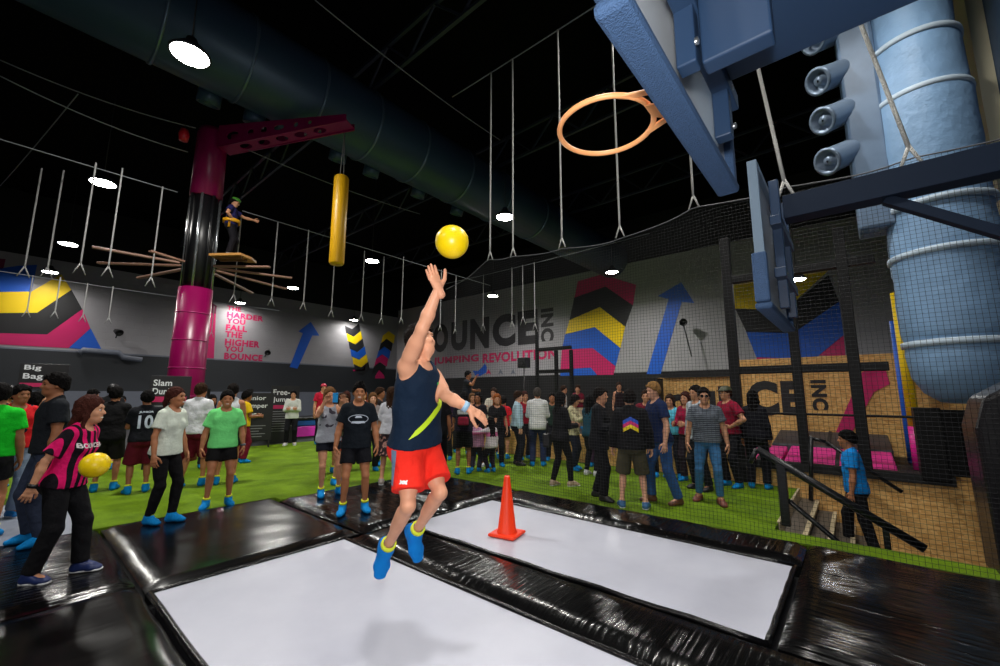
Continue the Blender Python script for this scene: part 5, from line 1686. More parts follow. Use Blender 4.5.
def who(label, px, foot=None, d=None, z=0.0, face=0, h=1.7, female=False, arms=('down', 'down'), lean=(0, .03), feet=None, head=(0, 0), sk=TAN, hair=('short', 'black'), top=None, bottom=None, shoe=None, hipdrop=.0, child=False, broad=1.0, **kw):
    pos = ground(px, foot, d, z)
    J = skeleton(h, female, arms, lean, feet, head, hipdrop, child, broad)
    dist = math.hypot(pos[0], pos[1])
    res = .009 if dist < 5 else .0105 if dist < 7.3 else .014 if dist < 9.5 else .018
    seen = math.cos(math.radians(face)) > -.35 or math.cos(math.radians(face - head[0])) > -.1
    return person(label, pos, heading(pos, face), J, sk, hair, top, bottom, shoe, h=res, face=seen, **kw)


# --- left group
w = who('woman in a magenta and black vertically striped jersey and black trousers, holding a yellow ball', 50, foot=578, z=.03, face=58, h=1.57, female=True,
        arms=('back', ((.14, -.22, -1), (-.62, .80, -.10), (0, .15, 1))), lean=(0, .20), feet=((.11, -.10, 0, 8), (-.12, .16, 0, -8)), head=(-10, 0), sk=LIGHT, hair=('long', 'auburn'),
        top=dict(m=cloth((226, 20, 106), 'v', (24, 16, 26), 15.0, .48), sleeve='short', hem=.05, slen=.75), bottom=trs((14, 14, 18)), shoe=shoes((28, 44, 96)), smile=True, detail=True)
J = w['J']
decal('printed_lettering', flat_text('BOUNCEINC', .26, .042, .03), J, w['top'], mat('print_white', (235, 235, 235), .6), J['pel'] + J['U'] * .33, False)
# wristwatch
mb = MB(); wv = J['wrR']; mb.lathe([(.026, -.016), (.036, -.016), (.036, .016), (.026, .016)], tuple(wv - J['hdR'] * .012), 16, J['hdR']); mb.build('wristwatch', BLACKSTEEL, w['root'])

who('man in a bright green T-shirt cut off by the left edge of the picture', 0, d=4.9, face=170, h=1.74, sk=TAN, top=tee((20, 196, 40)), bottom=shorts(BLK), shoe=SOCK)
who('man in a red shirt with dark vest straps and pale jeans near the left edge', 20, d=5.7, face=25, h=1.74, sk=BRN, top=dict(m=cloth((196, 24, 32), 'blot', (24, 26, 40), 5.0, .60), sleeve='long'), bottom=trs((110, 124, 146)), shoe=shoes((10, 110, 180)))
who('person in a navy top between the red shirt and the black polo', 37, d=6.6, face=80, h=1.64, female=True, sk=LIGHT, hair=('long', 'black'), top=dict(m=cloth((26, 36, 60)), sleeve='long'), bottom=trs((30, 34, 50)), shoe=SOCK)
who('man in a black polo shirt standing in profile behind the woman in stripes', 58, d=4.75, z=.03, face=-78, h=1.84, arms=('pocket', 'down'), sk=BRN, hair=('short', 'black'), top=tee((24, 28, 34)), bottom=trs((44, 52, 72)), shoe=SOCK)
who('man in a dark cap and charcoal jacket at the left edge behind the green shirt', 6, d=7.4, face=60, h=1.76, sk=TAN, hair=('crop', 'black'), cap_rgb=(26, 26, 30), top=dict(m=cloth((40, 40, 46)), sleeve='long'), bottom=trs((30, 30, 40)), shoe=SOCK)
who('man in a plain black T-shirt seen from behind, left of jersey number 10', 103, foot=491, face=172, h=1.74, sk=TAN, hair=('short', 'black'), top=tee((14, 14, 16), hem=.10), bottom=shorts((28, 26, 24), .9), shoe=SOCK, arms=('hold', 'down'))
w = who('man with the number 10 on his black jersey and maroon shorts, back turned', 136, foot=493, face=186, h=1.67, sk=BRN, hair=('short', 'black'), top=tee((16, 18, 24), hem=.06, slen=.7), bottom=shorts((92, 16, 34), .98, flare=.03), shoe=SOCK, arms=('hold', 'hold'))
J = w['J']
PW = mat('print_pale', (196, 206, 222), .6)
decal('jersey_number', flat_text('10', .20, .22, .03), J, w['top'], PW, J['pel'] + J['U'] * .27, True)
decal('jersey_name', flat_text('JUNIOR', .19, .04, .03), J, w['top'], PW, J['pel'] + J['U'] * .43, True)
who('woman in a white T-shirt and black leggings laughing at the edge of the black mat', 158, foot=523, z=.03, face=48, h=1.68, female=True, lean=(.02, .09), arms=('loose', 'loose'), feet=((.07, -.08, 0, 5), (-.08, .10, 0, -12)), head=(-10, 4), sk=TAN, hair=('pony', 'auburn'),
    top=tee((222, 232, 218), hem=.05), bottom=trs((14, 14, 17), tight=True, len2=.93), shoe=SOCK, smile=True)
w = who('young man in a light green T-shirt and black shorts, smiling, blue socks on the turf', 217, foot=506, face=4, h=1.67, arms=('loose', 'loose'), feet=((.15, .05, 0, 20), (-.14, 0, 0, -14)), sk=TAN, hair=('short', 'black'), top=tee((118, 228, 132), slen=.7, hem=.05), bottom=shorts((16, 16, 18), .55), shoe=SOCK, smile=True)
J = w['J']
mb = MB(); mb.lathe([(.026, -.016), (.035, -.016), (.035, .016), (.026, .016)], tuple(J['wrL'] - J['hdL'] * .015), 16, J['hdL']); mb.build('wristband', mat('band_grey', (90, 96, 104), .4), w['root'])
who('man in a white T-shirt and maroon shorts seen from behind, beside the laughing woman', 190, foot=487, face=150, h=1.82, sk=TAN, hair=('short', 'brown'), top=tee((212, 214, 218), hem=.05), bottom=shorts((96, 16, 34), .98, flare=.03), shoe=SOCK, feet=((.12, .1), (-.12, -.1)))
who('man in a white sleeveless shirt seen from behind, beside the youth in light green', 224, foot=484, face=172, h=1.82, sk=TAN, hair=('short', 'dark'), top=tee((222, 224, 228), sleeve='tank'), bottom=shorts((24, 24, 28)), shoe=SOCK)
who('person in a yellow and maroon top behind the youth in light green', 246, d=10.2, face=110, h=1.68, sk=BRN, hair=('short', 'black'), arms=('hold', 'hold'), top=tee((232, 190, 20), hem=.05), bottom=trs((110, 20, 40)), shoe=SOCK)
who('person in a royal blue top left of the man in the white sleeveless shirt', 212, d=9.6, face=30, h=1.58, female=True, sk=BRN, hair=('long', 'black'), top=tee((28, 40, 120), sleeve='long'), bottom=trs((28, 30, 50)), shoe=SOCK)
who('woman in a bright red top with hands on hips, far off beside the column sign', 123, d=12.4, face=10, h=1.52, female=True, arms=('hip', 'hip'), sk=BRN, hair=('bun', 'black'), top=tee((232, 40, 52)), bottom=trs((40, 36, 44)), shoe=SOCK)
who('man in a dark cap with a white badge, behind the plain black T-shirt', 112, d=9.2, face=150, h=1.84, sk=LIGHT, hair=('crop', 'dark'), cap_rgb=(20, 20, 24), top=tee((30, 30, 34)), bottom=shorts((200, 160, 60), .9), shoe=SOCK)
who('person in a grey hoodie waiting left of the magenta column, half hidden', 152, d=10.4, face=40, h=1.62, sk=TAN, hair=('short', 'black'), top=dict(m=cloth((70, 72, 80)), sleeve='long'), bottom=trs((36, 36, 44)), shoe=SOCK)
who('man in a white sweater with folded arms before the tall free jumping sign', 290, foot=445, face=-8, h=1.72, arms=('cross', 'cross'), sk=LIGHT, hair=('short', 'black'), top=dict(m=cloth((208, 212, 206)), sleeve='long', hem=.08), bottom=trs((20, 20, 26)), shoe=shoes((190, 190, 190)))

# --- middle group
w = who('woman in a grey tank top and black shorts filming with a blue phone', 325, foot=496, z=.03, face=14, h=1.70, female=True, arms=('photo', 'photo'), feet=((.07, .0, 0, 10), (-.22, -.02, 0, -20)), lean=(.04, -.02), sk=LIGHT, hair=('long', 'lightbrown'), top=dict(m=cloth((152, 156, 166), 'blot', (70, 66, 78), 7.0, .58), sleeve='tank', hem=.07, loose=.02), bottom=shorts((20, 22, 34), .45), shoe=SOCK)
J = w['J']; rt = w['root']
Mw = Matrix.Translation(rt.location) @ Matrix.Rotation(rt.rotation_euler[2], 4, 'Z')
mid = Mw @ Vector(tuple((J['wrR'] + J['wrL']) / 2 + (J['hdR'] + J['hdL']) / 2 * .075 + np.array([0, .01, 0])))
t = empty('phone', mid, rt.rotation_euler[2]); tag(t, 'blue backed phone held up by the woman in the grey tank top', 'phone')
mb = MB(); mb.box((-.04, -.006, -.075), (.04, .006, .075)); mb.build('phone_case', mat('phone_blue', (40, 150, 220), .3), t, .004)
mb = MB(); mb.box((-.034, -.0085, -.066), (.034, -.006, .066)); mb.build('screen', mat('phone_screen', (12, 12, 16), .1), t)
mb = MB(); mb.lathe([(.008, 0), (.008, .002), (.001, .003)], (-.022, .006, .055), 10, (0, 1, 0)); mb.build('camera_lens', BLACKSTEEL, t)

w = who('young man with a pale oval print on his black T-shirt, grinning on the black mat', 353, foot=512, z=.03, face=4, h=1.76, arms=('loose', 'loose'), feet=((.14, .04, 0, 16), (-.15, 0, 0, -12)), sk=TAN, hair=('tall', 'black'), top=tee((17, 24, 32), hem=.07, slen=.66), bottom=shorts((16, 17, 24), .62), shoe=SOCK, smile=True)
J = w['J']; mb = MB(); ring = [(.135 * math.cos(2 * PI * k / 28), .062 * math.sin(2 * PI * k / 28), 0) for k in range(28)]; rin = [(p[0] * .93, p[1] * .86, 0) for p in ring]
mb.add(ring + rin, [(k, (k + 1) % 28, 28 + (k + 1) % 28, 28 + k) for k in range(28)])
mb.add([(x * 1.0, y, 0) for x, y in ((-.05, .015), (.05, .015), (.03, .045), (-.03, .045))], [(0, 1, 2, 3)])
mb.add([(-.095, -.058, 0), (.095, -.058, 0), (.08, -.030, 0), (-.08, -.030, 0)], [(0, 1, 2, 3)])
decal('chest_print', mb, J, w['top'], PW, J['pel'] + J['U'] * .33, False)

who('woman in a dark red sleeveless top just behind the woman filming', 332, d=8.9, face=20, h=1.70, female=True, sk=LIGHT, hair=('long', 'brown'), top=tee((70, 18, 26), sleeve='tank'), bottom=shorts((26, 24, 30)), shoe=SOCK)
who('person in a mottled green shirt and bright red shorts right of the filming woman', 342, d=7.9, face=50, h=1.62, sk=LIGHT, hair=('short', 'brown'), arms=('hold', 'down'), top=dict(m=cloth((86, 92, 74), 'blot', (34, 38, 32), 14, .5), sleeve='short'), bottom=shorts((240, 44, 30), .98), shoe=SOCK)
who('woman with reddish hair and black top left of the oval print, in the crowd', 347, d=10.6, face=-15, h=1.68, female=True, sk=PALE, hair=('long', 'auburn'), top=tee((30, 26, 30)), bottom=trs((30, 30, 40)), shoe=SOCK)
who('woman with an ochre headband in the crowd behind the oval print', 357, d=11.8, face=0, h=1.72, female=True, sk=LIGHT, hair=('bun', 'blond'), top=tee((46, 30, 40)), bottom=trs((26, 28, 38)), shoe=SOCK)
who('woman with a pale face and ponytail right behind the grinning man\'s left shoulder', 373, d=9.2, face=8, h=1.64, female=True, sk=PALE, hair=('long', 'lightbrown'), top=tee((170, 160, 160)), bottom=trs((30, 30, 40)), shoe=SOCK)
who('brown haired woman in grey shirt and flowered skirt, back turned, beside the jumping man', 388, foot=484, z=.03, face=168, h=1.72, female=True, sk=LIGHT, hair=('long', 'brown'), top=dict(m=cloth((186, 188, 196)), sleeve='three', slen=.9, hem=.03), bottom=dict(kind='skirt', name='skirt', m=cloth((52, 40, 44), 'blot', (176, 130, 120), 16, .55), len=.42), shoe=shoes((150, 140, 132)))
who('man with brown hair and dark shirt talking to the woman in the pale grey shirt', 379, d=9.9, face=80, h=1.78, sk=TAN, hair=('short', 'brown'), top=tee((40, 34, 34)), bottom=trs((30, 30, 38)), shoe=SOCK)
who('person in a red helmet sticking up above the crowd behind the filming woman', 323, d=14.0, z=.0, face=20, h=1.98 , sk=LIGHT, hair=('crop', 'dark'), helmet=(206, 30, 66), top=tee((196, 30, 60)), bottom=trs((30, 30, 40)), shoe=SOCK)
who('person in black polo and trousers hidden behind the jumping man', 436, foot=481, z=.03, face=176, h=1.74, sk=TAN, top=tee((22, 22, 26)), bottom=trs((16, 16, 20)), shoe=shoes((20, 20, 22), False))
who('man in a dark T-shirt on the raised deck, above the jumping man\'s lower arm', 467, d=13.3, z=.62, face=70, h=1.74, arms=('photo', 'hold'), sk=TAN, hair=('short', 'black'), top=tee((30, 34, 44)), bottom=trs((26, 30, 44)), shoe=SOCK)
w = who('youth with a backpack and black shorts, back turned, right of the jumping man', 463, foot=474, face=178, h=1.66, sk=BRN, hair=('short', 'black'), top=tee((30, 24, 44)), bottom=shorts((18, 18, 22), .8), shoe=SOCK, arms=('hold', 'hold'))
rt = w['root']; Mw = Matrix.Translation(rt.location) @ Matrix.Rotation(rt.rotation_euler[2], 4, 'Z'); q = Mw @ Vector((0, -.20, .98))
t = empty('backpack', q, rt.rotation_euler[2]); tag(t, 'dark backpack with white and red patches worn by the youth in black shorts', 'backpack')
mb = MB(); mb.box((-.15, -.10, 0), (.15, .07, .42)); mb.build('bag_body', cloth((34, 32, 40)), t, .05, segs=3)
mb = MB(); mb.box((-.11, -.15, .03), (.11, -.09, .20)); mb.build('front_pocket', cloth((150, 34, 60)), t, .03)
mb = MB(); mb.box((-.12, -.125, .25), (.12, -.095, .34)); mb.build('reflective_flap', cloth((196, 200, 196)), t, .01)
mb = MB()
for sx in (-.1, .1): mb.tube([(sx, .05, .40), (sx, .13, .46), (sx, .26, .44)], .018, 6)
mb.build('shoulder_strap', cloth((34, 32, 40)), t)
who('woman in a dark dress and white sneakers right of the youth with the backpack', 479, d=9.9, face=-25, h=1.66, female=True, sk=BRN, hair=('long', 'black'), top=tee((26, 22, 30)), bottom=trs((18, 18, 24), tight=True), shoe=shoes((220, 220, 224)))
who('woman with orange brown hair in black, behind the little girl', 497, d=9.8, face=5, h=1.62, female=True, sk=LIGHT, hair=('long', 'ginger'), arms=('hold', 'loose'), top=tee((20, 20, 24)), bottom=trs((18, 18, 24)), shoe=SOCK)
who('little girl in a white and pink top and dark leggings reaching out to the left', 491, foot=472, face=-150, h=1.14, female=True, child=True, arms=('down', ((.9, .5, -.3), (.8, .5, -.1), (0, .2, 1))), sk=LIGHT, hair=('long', 'black'), top=dict(m=cloth((216, 206, 212), 'h', (214, 110, 160), 2.4, .78), sleeve='long', hem=.10), bottom=trs((30, 20, 34), tight=True), shoe=SOCK)
who('child in a pink hooded top just left of the little girl', 476, d=9.2, face=160, h=1.12, child=True, sk=LIGHT, hair=('short', 'black'), top=dict(m=cloth((206, 150, 186)), sleeve='long', hem=.08), bottom=trs((40, 36, 50)), shoe=SOCK)
who('person in a red T-shirt and black shorts, back turned, left of the pale blue shirt', 503, d=10.9, face=165, h=1.56, sk=LIGHT, hair=('short', 'dark'), arms=('loose', 'loose'), top=tee((214, 26, 44)), bottom=shorts((18, 18, 22), .7), shoe=SOCK)
who('man in a pale blue shirt and dark trousers facing the man in the checked shirt', 517, d=10.0, face=95, h=1.70, sk=PALE, hair=('short', 'brown'), arms=('down', 'pocket'), top=dict(m=cloth((176, 206, 222)), sleeve='long'), bottom=trs((20, 22, 30)), shoe=shoes((16, 16, 18), False))
who('man in a white checked shirt and dark jeans seen from behind', 538, foot=466, face=178, h=1.78, broad=1.05, sk=LIGHT, hair=('short', 'grey'), arms=('hold', 'hold'), top=dict(m=cloth((232, 232, 230), 'check', (150, 156, 170), 22, .85), sleeve='long', hem=.12), bottom=trs((34, 44, 76)), shoe=SOCK)
w = who('woman all in black with long black hair and a handbag, right of the checked shirt', 561, foot=486, face=128, h=1.66, female=True, sk=LIGHT, hair=('long', 'black'), arms=('hold', 'hold'), feet=((.10, .16), (-.12, -.10)), top=dict(m=cloth((18, 18, 22)), sleeve='long', hem=.10), bottom=trs((14, 14, 18), tight=True), shoe=shoes((176, 150, 130)))
t = empty('handbag', ground(547, d=7.45, z=.74), .4); tag(t, 'black handbag hanging from the arm of the woman all in black', 'handbag')
mb = MB(); mb.prism([(-.15, -.06, 0), (.15, -.06, 0), (.13, -.05, .22), (-.13, -.05, .22)], (0, .12, 0)); mb.build('bag_body', mat('leather_black', (16, 16, 18), .4), t, .02)
mb = MB(); mb.tube([(-.10, 0, .22), (-.08, 0, .36), (0, 0, .42), (.08, 0, .36), (.10, 0, .22)], .012, 7); mb.build('bag_handle', mat('leather_black', (16, 16, 18), .4), t)
who('woman in a cream patterned blouse looking down at her phone', 572, d=9.4, face=70, h=1.62, female=True, sk=LIGHT, hair=('bob', 'dark'), head=(0, -22), arms=('phone', 'phone'), top=dict(m=cloth((206, 198, 160), 'blot', (150, 140, 110), 12, .56), sleeve='long', hem=.12), bottom=trs((24, 28, 44)), shoe=SOCK)
who('woman in a teal jacket and dark leggings with a white side stripe', 589, d=8.8, face=140, h=1.60, female=True, sk=LIGHT, hair=('long', 'black'), arms=('hold', 'hold'), top=dict(m=cloth((30, 74, 92)), sleeve='long', hem=.08), bottom=trs((18, 18, 24), tight=True), shoe=shoes((200, 200, 204)))
who('person in a bright blue top between the teal jacket and the black suit', 594, d=9.75, face=150, h=1.56, sk=LIGHT, hair=('short', 'dark'), top=tee((34, 110, 196)), bottom=trs((60, 40, 60)), shoe=SOCK)
who('child in a white shirt on the deck behind the woman all in black', 563, d=12.7, z=.62, face=80, h=1.28, child=True, sk=LIGHT, hair=('short', 'brown'), top=tee((226, 226, 222)), bottom=trs((60, 60, 70)), shoe=SOCK)
who('child in a maroon shirt with folded arms on the deck behind the cream blouse', 578, d=12.7, z=.62, face=-10, h=1.30, child=True, arms=('cross', 'cross'), sk=LIGHT, hair=('short', 'brown'), top=tee((120, 20, 46)), bottom=trs((190, 170, 140)), shoe=SOCK)
# --- right group
who('man in a black suit standing left of the chevron hoodie', 601, foot=499, face=72, h=1.75, lean=(0, .06), arms=('hold', 'hold'), feet=((.12, .08), (-.12, -.12)), sk=LIGHT, hair=('short', 'dark'), top=dict(m=cloth((16, 17, 22)), sleeve='long', hem=.16, loose=.02, name='jacket'), bottom=trs((14, 15, 18)), shoe=shoes((18, 18, 18), False))
w = who('man with a blue, magenta and yellow chevron on the back of his black hoodie', 634, foot=508, face=180, h=1.70, broad=1.08, arms=('loose', 'loose'), feet=((.17, 0), (-.17, 0)), sk=PALE, hair=('short', 'dark'), top=dict(m=cloth((16, 16, 19)), sleeve='long', hem=.07, loose=.025, puff=.008, name='hoodie', neck=.066), bottom=shorts((74, 70, 52), .98, flare=.03), shoe=shoes((60, 110, 160)))
J = w['J']
for k, (c, yy) in enumerate((((30, 84, 200), .055), ((206, 30, 110), .0), ((240, 214, 20), -.055))):
    mb = MB(); a = .11
    mb.add([(-a, yy - .045, 0), (0, yy + .015, 0), (0, yy + .07, 0), (-a, yy + .01, 0), (a, yy - .045, 0), (a, yy + .01, 0)], [(0, 1, 2, 3), (1, 4, 5, 2)])
    decal('chevron_print', mb, J, w['top'], mat('print_chev%d' % k, c, .6), J['pel'] + J['U'] * .28, True)
who('fair man in a navy polo and blue jeans facing the man in the chevron hoodie', 664, foot=503, face=-62, h=1.84, lean=(0, .10), arms=('hold', 'loose'), feet=((.12, .12), (-.13, -.16)), head=(-10, -6), sk=PALE, hair=('short', 'blond'), top=tee((22, 38, 78), hem=.06), bottom=trs((46, 84, 140)), shoe=shoes((104, 62, 38), False))
who('child in a dark top on the deck above the man in the black suit', 619, d=12.2, z=.62, face=10, h=1.38, child=True, sk=LIGHT, hair=('short', 'brown'), top=tee((40, 26, 30), sleeve='tank'), bottom=trs((30, 30, 40)), shoe=SOCK)
who('man in a pale grey shirt standing behind the striped T-shirt', 697, d=7.5, face=-48, h=1.80, arms=('down', 'pocket'), sk=LIGHT, hair=('short', 'dark'), top=dict(m=cloth((176, 186, 196)), sleeve='long', hem=.10), bottom=trs((22, 24, 30)), shoe=shoes((20, 20, 22), False))
who('woman in a maroon top left of the man in the pale grey shirt', 686, d=8.2, face=-30, h=1.68, female=True, sk=LIGHT, hair=('long', 'auburn'), arms=('hold', 'hold'), top=dict(m=cloth((150, 18, 60)), sleeve='long'), bottom=trs((40, 30, 40)), shoe=SOCK)
who('man in sunglasses, striped grey T-shirt and ripped blue jeans, hands at his sides', 711, foot=502, face=2, h=1.74, broad=1.08, arms=('loose', 'loose'), feet=((.16, -.05, 0, 24), (-.13, .14, 0, -16)), sk=LIGHT, hair=('short', 'dark'), glasses=True, top=tee((112, 120, 130), slen=.6) | dict(m=cloth((120, 128, 138), 'h', (60, 66, 78), 34, .5)), bottom=trs((60, 112, 160), tight=True, len2=.9), shoe=shoes((120, 62, 46), False))
who('person in a maroon shirt and camouflage cap beside the tall cage post', 727, d=7.75, face=-50, h=1.80, arms=('hold', 'hip'), sk=LIGHT, hair=('crop', 'brown'), cap_rgb=(70, 74, 50), top=tee((140, 18, 50)), bottom=trs((22, 22, 28)), shoe=SOCK)
who('person in dark clothes right of the tall cage post', 752, d=7.6, face=172, h=1.70, female=True, sk=TAN, hair=('long', 'black'), top=dict(m=cloth((18, 18, 26)), sleeve='long'), bottom=trs((16, 16, 22)), shoe=SOCK)
# the man on the stairs
J = skeleton(1.72, arms=('pocket', 'down'), lean=(0, .05), feet=((.12, .16, 0, 4), (-.12, -.16, -.155, -4)))
person('man in a bright blue T-shirt and black trousers climbing the stairs', (8.35, .12, -.62), (0, 1), J, TAN, ('short', 'black'), tee((14, 132, 214), hem=.08), trs((18, 18, 22)), shoes((24, 24, 28)), h=.012)
# rope course climber
p_ = at(228, 257, 11.0)
J = skeleton(1.66, arms=('hip', 'reach'), feet=((.10, .02), (-.10, .06)), head=(0, -20))
w = person('climber in helmet, purple top and bright harness standing on the plywood platform', (p_[0], p_[1], PZ), heading(p_, 75), J, LIGHT, ('crop', 'dark'), tee((34, 34, 84)), trs((20, 18, 24)), shoes((120, 120, 124)), h=.016, helmet=(70, 140, 40))
J = w['J']
mb = MB()
for sg in (1, -1): mb.tube([J['pel'] + np.array([sg * .19 * math.cos(a), .15 * math.sin(a), -.10 - .12 * 0]) for a in np.linspace(0, 0, 1)] + [J['pel'] + np.array([sg * .19, 0, .06]), J['pel'] + np.array([sg * .19, 0, -.12])], .03, 6)
mb.lathe([(.19, -.04), (.205, -.04), (.205, .05), (.19, .05)], tuple(J['pel'] + np.array([0, 0, .09])), 20); mb.build('harness', mat('harness', (226, 160, 20), .5), w['root'], label='yellow climbing harness')

# --- far crowd fillers, each an own person
fill = [
        ('woman in plum top in the far crowd, behind the jumping man\'s lower arm', 447, 10.8, -20, 1.66, True, BRN, ('long', 'black'), (50, 24, 60)),
        ('man in a charcoal shirt in the far crowd left of the youth with the backpack', 452, 12.0, 10, 1.72, False, TAN, ('short', 'black'), (52, 54, 60)),
        ('woman in a grey sweater in the far crowd left of the red T-shirt', 472, 11.8, 15, 1.64, True, LIGHT, ('long', 'lightbrown'), (150, 150, 154)),
        ('man in a cream T-shirt in the far crowd behind the woman with orange brown hair', 494, 11.6, -15, 1.80, False, LIGHT, ('short', 'brown'), (196, 190, 176)),
        ('woman in a crimson top in the far crowd just left of the pale blue shirt', 524, 10.9, 30, 1.70, True, LIGHT, ('long', 'auburn'), (150, 20, 44)),
        ('man in a dark green T-shirt in the far crowd between checked shirt and black clothes', 552, 10.7, 0, 1.66, False, TAN, ('short', 'dark'), (30, 52, 44)),
        ('man in a maroon tee in the far crowd behind the navy polo', 646, 8.75, -10, 1.72, False, LIGHT, ('short', 'brown'), (112, 20, 40)),
        ('woman in a sky blue top in the far crowd right of the navy polo', 670, 8.6, -20, 1.62, True, LIGHT, ('bob', 'brown'), (90, 190, 220)),
        ('man in a black tee at the rear of the left group, above the ball', 92, 10.2, 120, 1.72, False, TAN, ('short', 'black'), (24, 26, 30)),
        ('woman in a rust coloured top in the crowd right behind the patterned green shirt', 364, 13.2, 0, 1.70, True, LIGHT, ('long', 'ginger'), (120, 58, 40)),
        ('woman in a black top in the crowd left of the jumping man\'s chest', 397, 11.4, -10, 1.72, True, LIGHT, ('long', 'dark'), (24, 22, 26))]
for lab, px, d_, fa, hh, fm, sk_, hr_, c_ in fill:
    who(lab, px, d=d_, face=fa, h=hh, female=fm, sk=sk_, hair=hr_, top=tee(c_) if px % 2 else dict(m=cloth(c_), sleeve='long'), bottom=trs((28, 28, 38)), shoe=SOCK, arms=[('down', 'down'), ('hold', 'down'), ('phone', 'down')][px % 3])

# ------------------------------------------------------------------ the jumping man
base = onz(400, 600, -.0); base = at(405, 560, 2.7); base = np.array([base[0], base[1], 0.42])
g = lambda x, y, d_: at(x, y, d_) - base
J = {'s': 1.0, 'female': False, 'child': False, 'broad': .96, 'hs': .93, 'h': 1.78, 'armk': .92, 'legk': .86}
J['pel'] = g(416, 444, 2.72); J['neck'] = g(419, 366, 2.72)
J['shR'] = g(406, 366, 2.61); J['shL'] = g(434, 377, 2.84)
J['elR'] = g(422, 329, 2.50); J['wrR'] = g(439, 290, 2.50); J['hdR'] = unit(g(430, 268, 2.52) - g(439, 290, 2.50)); J['thR'] = unit(CF * .62 + CR * .75 + CU * .2); J['curlR'] = .10
J['elL'] = g(446, 396, 2.72); J['wrL'] = g(468, 408, 2.64); J['hdL'] = unit(g(487, 419, 2.66) - g(468, 408, 2.64)); J['thL'] = unit(-CU * .55 - CF * .85); J['curlL'] = .30
J['hipR'] = g(409, 447, 2.655); J['hipL'] = g(425, 448, 2.79)
J['knR'] = g(408, 506, 2.47); J['anR'] = g(386, 549, 2.70)
J['knL'] = g(440, 493, 2.60); J['anL'] = g(415, 533, 2.84)
hd_ = unit(CR * .74 - CF * .50 + CU * .42)     # looking up to the right, toward the hoop
hx = unit(np.cross(hd_, (0, 0, 1))); hz = np.cross(hx, hd_); J['HM'] = np.array([hx, hd_, hz])
J['head'] = g(421, 342, 2.74)
for sd, toe in (('R', unit(-CU * .86 - CR * .05 - CF * .38)), ('L', unit(-CU * .80 + CR * .36 - CF * .35))):
    up = unit(J['kn' + sd] - J['an' + sd]); J['toe' + sd] = toe
    sl = -up - toe * (-(up @ toe)); J['sole' + sd] = unit(sl)
JUMP = cloth((18, 36, 58)); REDS = cloth((250, 48, 34))
w = person('man in a navy singlet and red shorts leaping off the trampoline, right arm thrown up', base, None, J, (224, 164, 132), ('short', 'dark'),
           dict(m=JUMP, sleeve='tank', hem=-.005, loose=.004, name='singlet', arm=.085, neck=.078), dict(kind='shorts', m=REDS, len=.76, flare=.016, waist=.06), dict(kind='sock', m=cloth((10, 126, 214)), cuff=cloth((226, 240, 70))), h=.007, detail=True, absolute=True, hand_h=.0045, spread=.03)
J = w['J']; U, Rx, Fy = J['U'], J['Rx'], J['Fy']
mb = MB(); mb.add([(-.155, -.19, 0), (-.10, -.155, 0), (.02, -.06, 0), (.17, .035, 0), (.17, .075, 0), (.0, -.02, 0), (-.12, -.135, 0)], [(0, 1, 2, 5, 6), (2, 3, 4, 5)])
decal('neon_stripe', mb, J, w['top'], mat('print_neon', (206, 240, 40), .6), J['pel'] + U * .26, False)
mb = MB(); mb.lathe([(.001, 0), (.014, 0), (.001, .001)], (0, 0, 0), 12); mb.v = [(v[0] + .045, v[1], 0) for v in mb.v]
decal('green_emblem', MB().add([(.05 + .014 * math.cos(k), .014 * math.sin(k), 0) for k in np.linspace(0, 5.6, 9)], [tuple(range(9))]), J, w['top'], mat('print_green', (60, 190, 90), .6), J['pel'] + U * .40, False)
# grey side panel and pale emblem of the shorts, pressed on from the right side
tm = w['bottom'].data
bv = BVHTree.FromPolygons([v.co.copy() for v in tm.vertices], [tuple(p.vertices) for p in tm.polygons])


def press(name, pts2, faces, org, ax, ay, d, m):
    me = bpy.data.meshes.new(name); me.from_pydata([tuple(org + ax * p[0] + ay * p[1] - d * .5) for p in pts2], [], faces)
    bm = bmesh.new(); bm.from_mesh(me)
    bmesh.ops.triangulate(bm, faces=bm.faces)
    for _ in range(4):
        lg = [e for e in bm.edges if e.calc_length() > .015]
        if lg: bmesh.ops.subdivide_edges(bm, edges=lg, cuts=1); bmesh.ops.triangulate(bm, faces=bm.faces)
    miss = []
    for v in bm.verts:
        hit = bv.ray_cast(v.co, Vector(tuple(d)))
        if hit[0] is not None and hit[3] < .75: v.co = hit[0] - Vector(tuple(d)) * .004
        else: miss.append(v)
    bmesh.ops.delete(bm, geom=miss, context='VERTS')
    bm.to_mesh(me); bm.free(); me.materials.append(m)
    o = bpy.data.objects.new(name, me); COL.objects.link(o); o.parent = w['bottom']


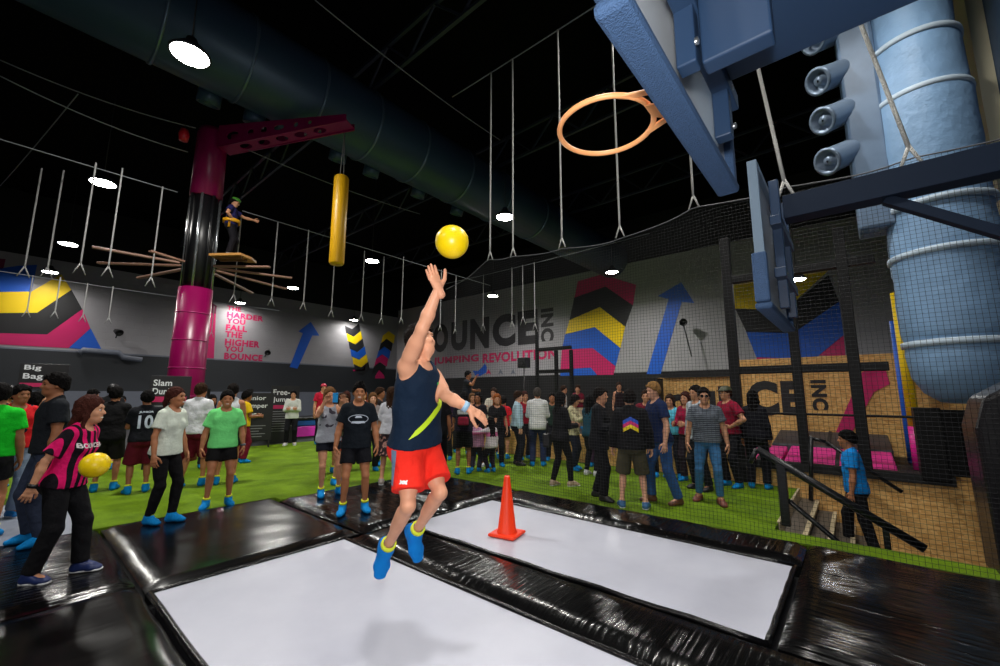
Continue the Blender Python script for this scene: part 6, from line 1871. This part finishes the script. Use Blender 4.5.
d = unit(CF * 1.0 + CR * .15)
press('side_panel', [(-.022, -.13), (.022, -.13), (.012, .06), (-.03, .06)], [(0, 1, 2, 3)], g(398, 458, 2.6), CR, CU, d, cloth((112, 132, 160)))
v2, f_ = [], []
for cy_, a0 in ((.007, PI), (-.007, 0.0)):     # two interlocking arcs
    o = len(v2)
    for k in range(13):
        a_ = a0 + PI * k / 12; v2 += [(.024 * math.cos(a_), cy_ * 1.5 + .020 * math.sin(a_)), (.015 * math.cos(a_), cy_ * 1.5 + .011 * math.sin(a_))]
    f_ += [(o + 2 * k, o + 2 * k + 1, o + 2 * k + 3, o + 2 * k + 2) for k in range(12)]
press('printed_emblem', v2, f_, g(407, 479, 2.5), CR, CU, d, mat('print_white', (235, 235, 235), .6))
mb = MB(); mb.lathe([(.026, -.016), (.034, -.016), (.034, .016), (.026, .016)], tuple(J['wrL'] - J['hdL'] * .02), 18, J['hdL']); mb.build('wristband', mat('band_blue', (150, 190, 220), .4), w['root'], label='pale blue wristband')

# ================================================================== LIGHT, CAMERA
fl = bpy.data.lights.new('camera_flash', 'AREA'); fl.shape = 'DISK'; fl.size = .25; fl.energy = 75; fl.color = (1, .98, .95)
fo = bpy.data.objects.new('camera_flash', fl); COL.objects.link(fo); fo.location = (-.15, -.05, 1.95)
fo.rotation_euler = Vector(tuple(-CF)).to_track_quat('Z', 'Y').to_euler()

W = bpy.data.worlds.new('World'); SC.world = W; W.use_nodes = True
W.node_tree.nodes['Background'].inputs[0].default_value = (.5, .6, .8, 1); W.node_tree.nodes['Background'].inputs[1].default_value = .02

cd = bpy.data.cameras.new('Camera'); co = bpy.data.objects.new('Camera', cd); COL.objects.link(co)
cd.sensor_width = 36; cd.lens = FPX / 1000 * 36; cd.clip_start = .02; cd.clip_end = 200
co.matrix_world = Matrix(((CR[0], CU[0], -CF[0], 0), (CR[1], CU[1], -CF[1], 0), (CR[2], CU[2], -CF[2], EYE), (0, 0, 0, 1)))
SC.camera = co
vs_ = SC.view_settings
vs_.view_transform = 'Standard'; vs_.look = 'None'; vs_.exposure = 0; vs_.gamma = 1; vs_.use_curve_mapping = False
SC.cycles.use_denoising = True
SC.cycles.max_bounces = 6; SC.cycles.transparent_max_bounces = 6
SC.cycles.sample_clamp_indirect = 4
if False:
    pass
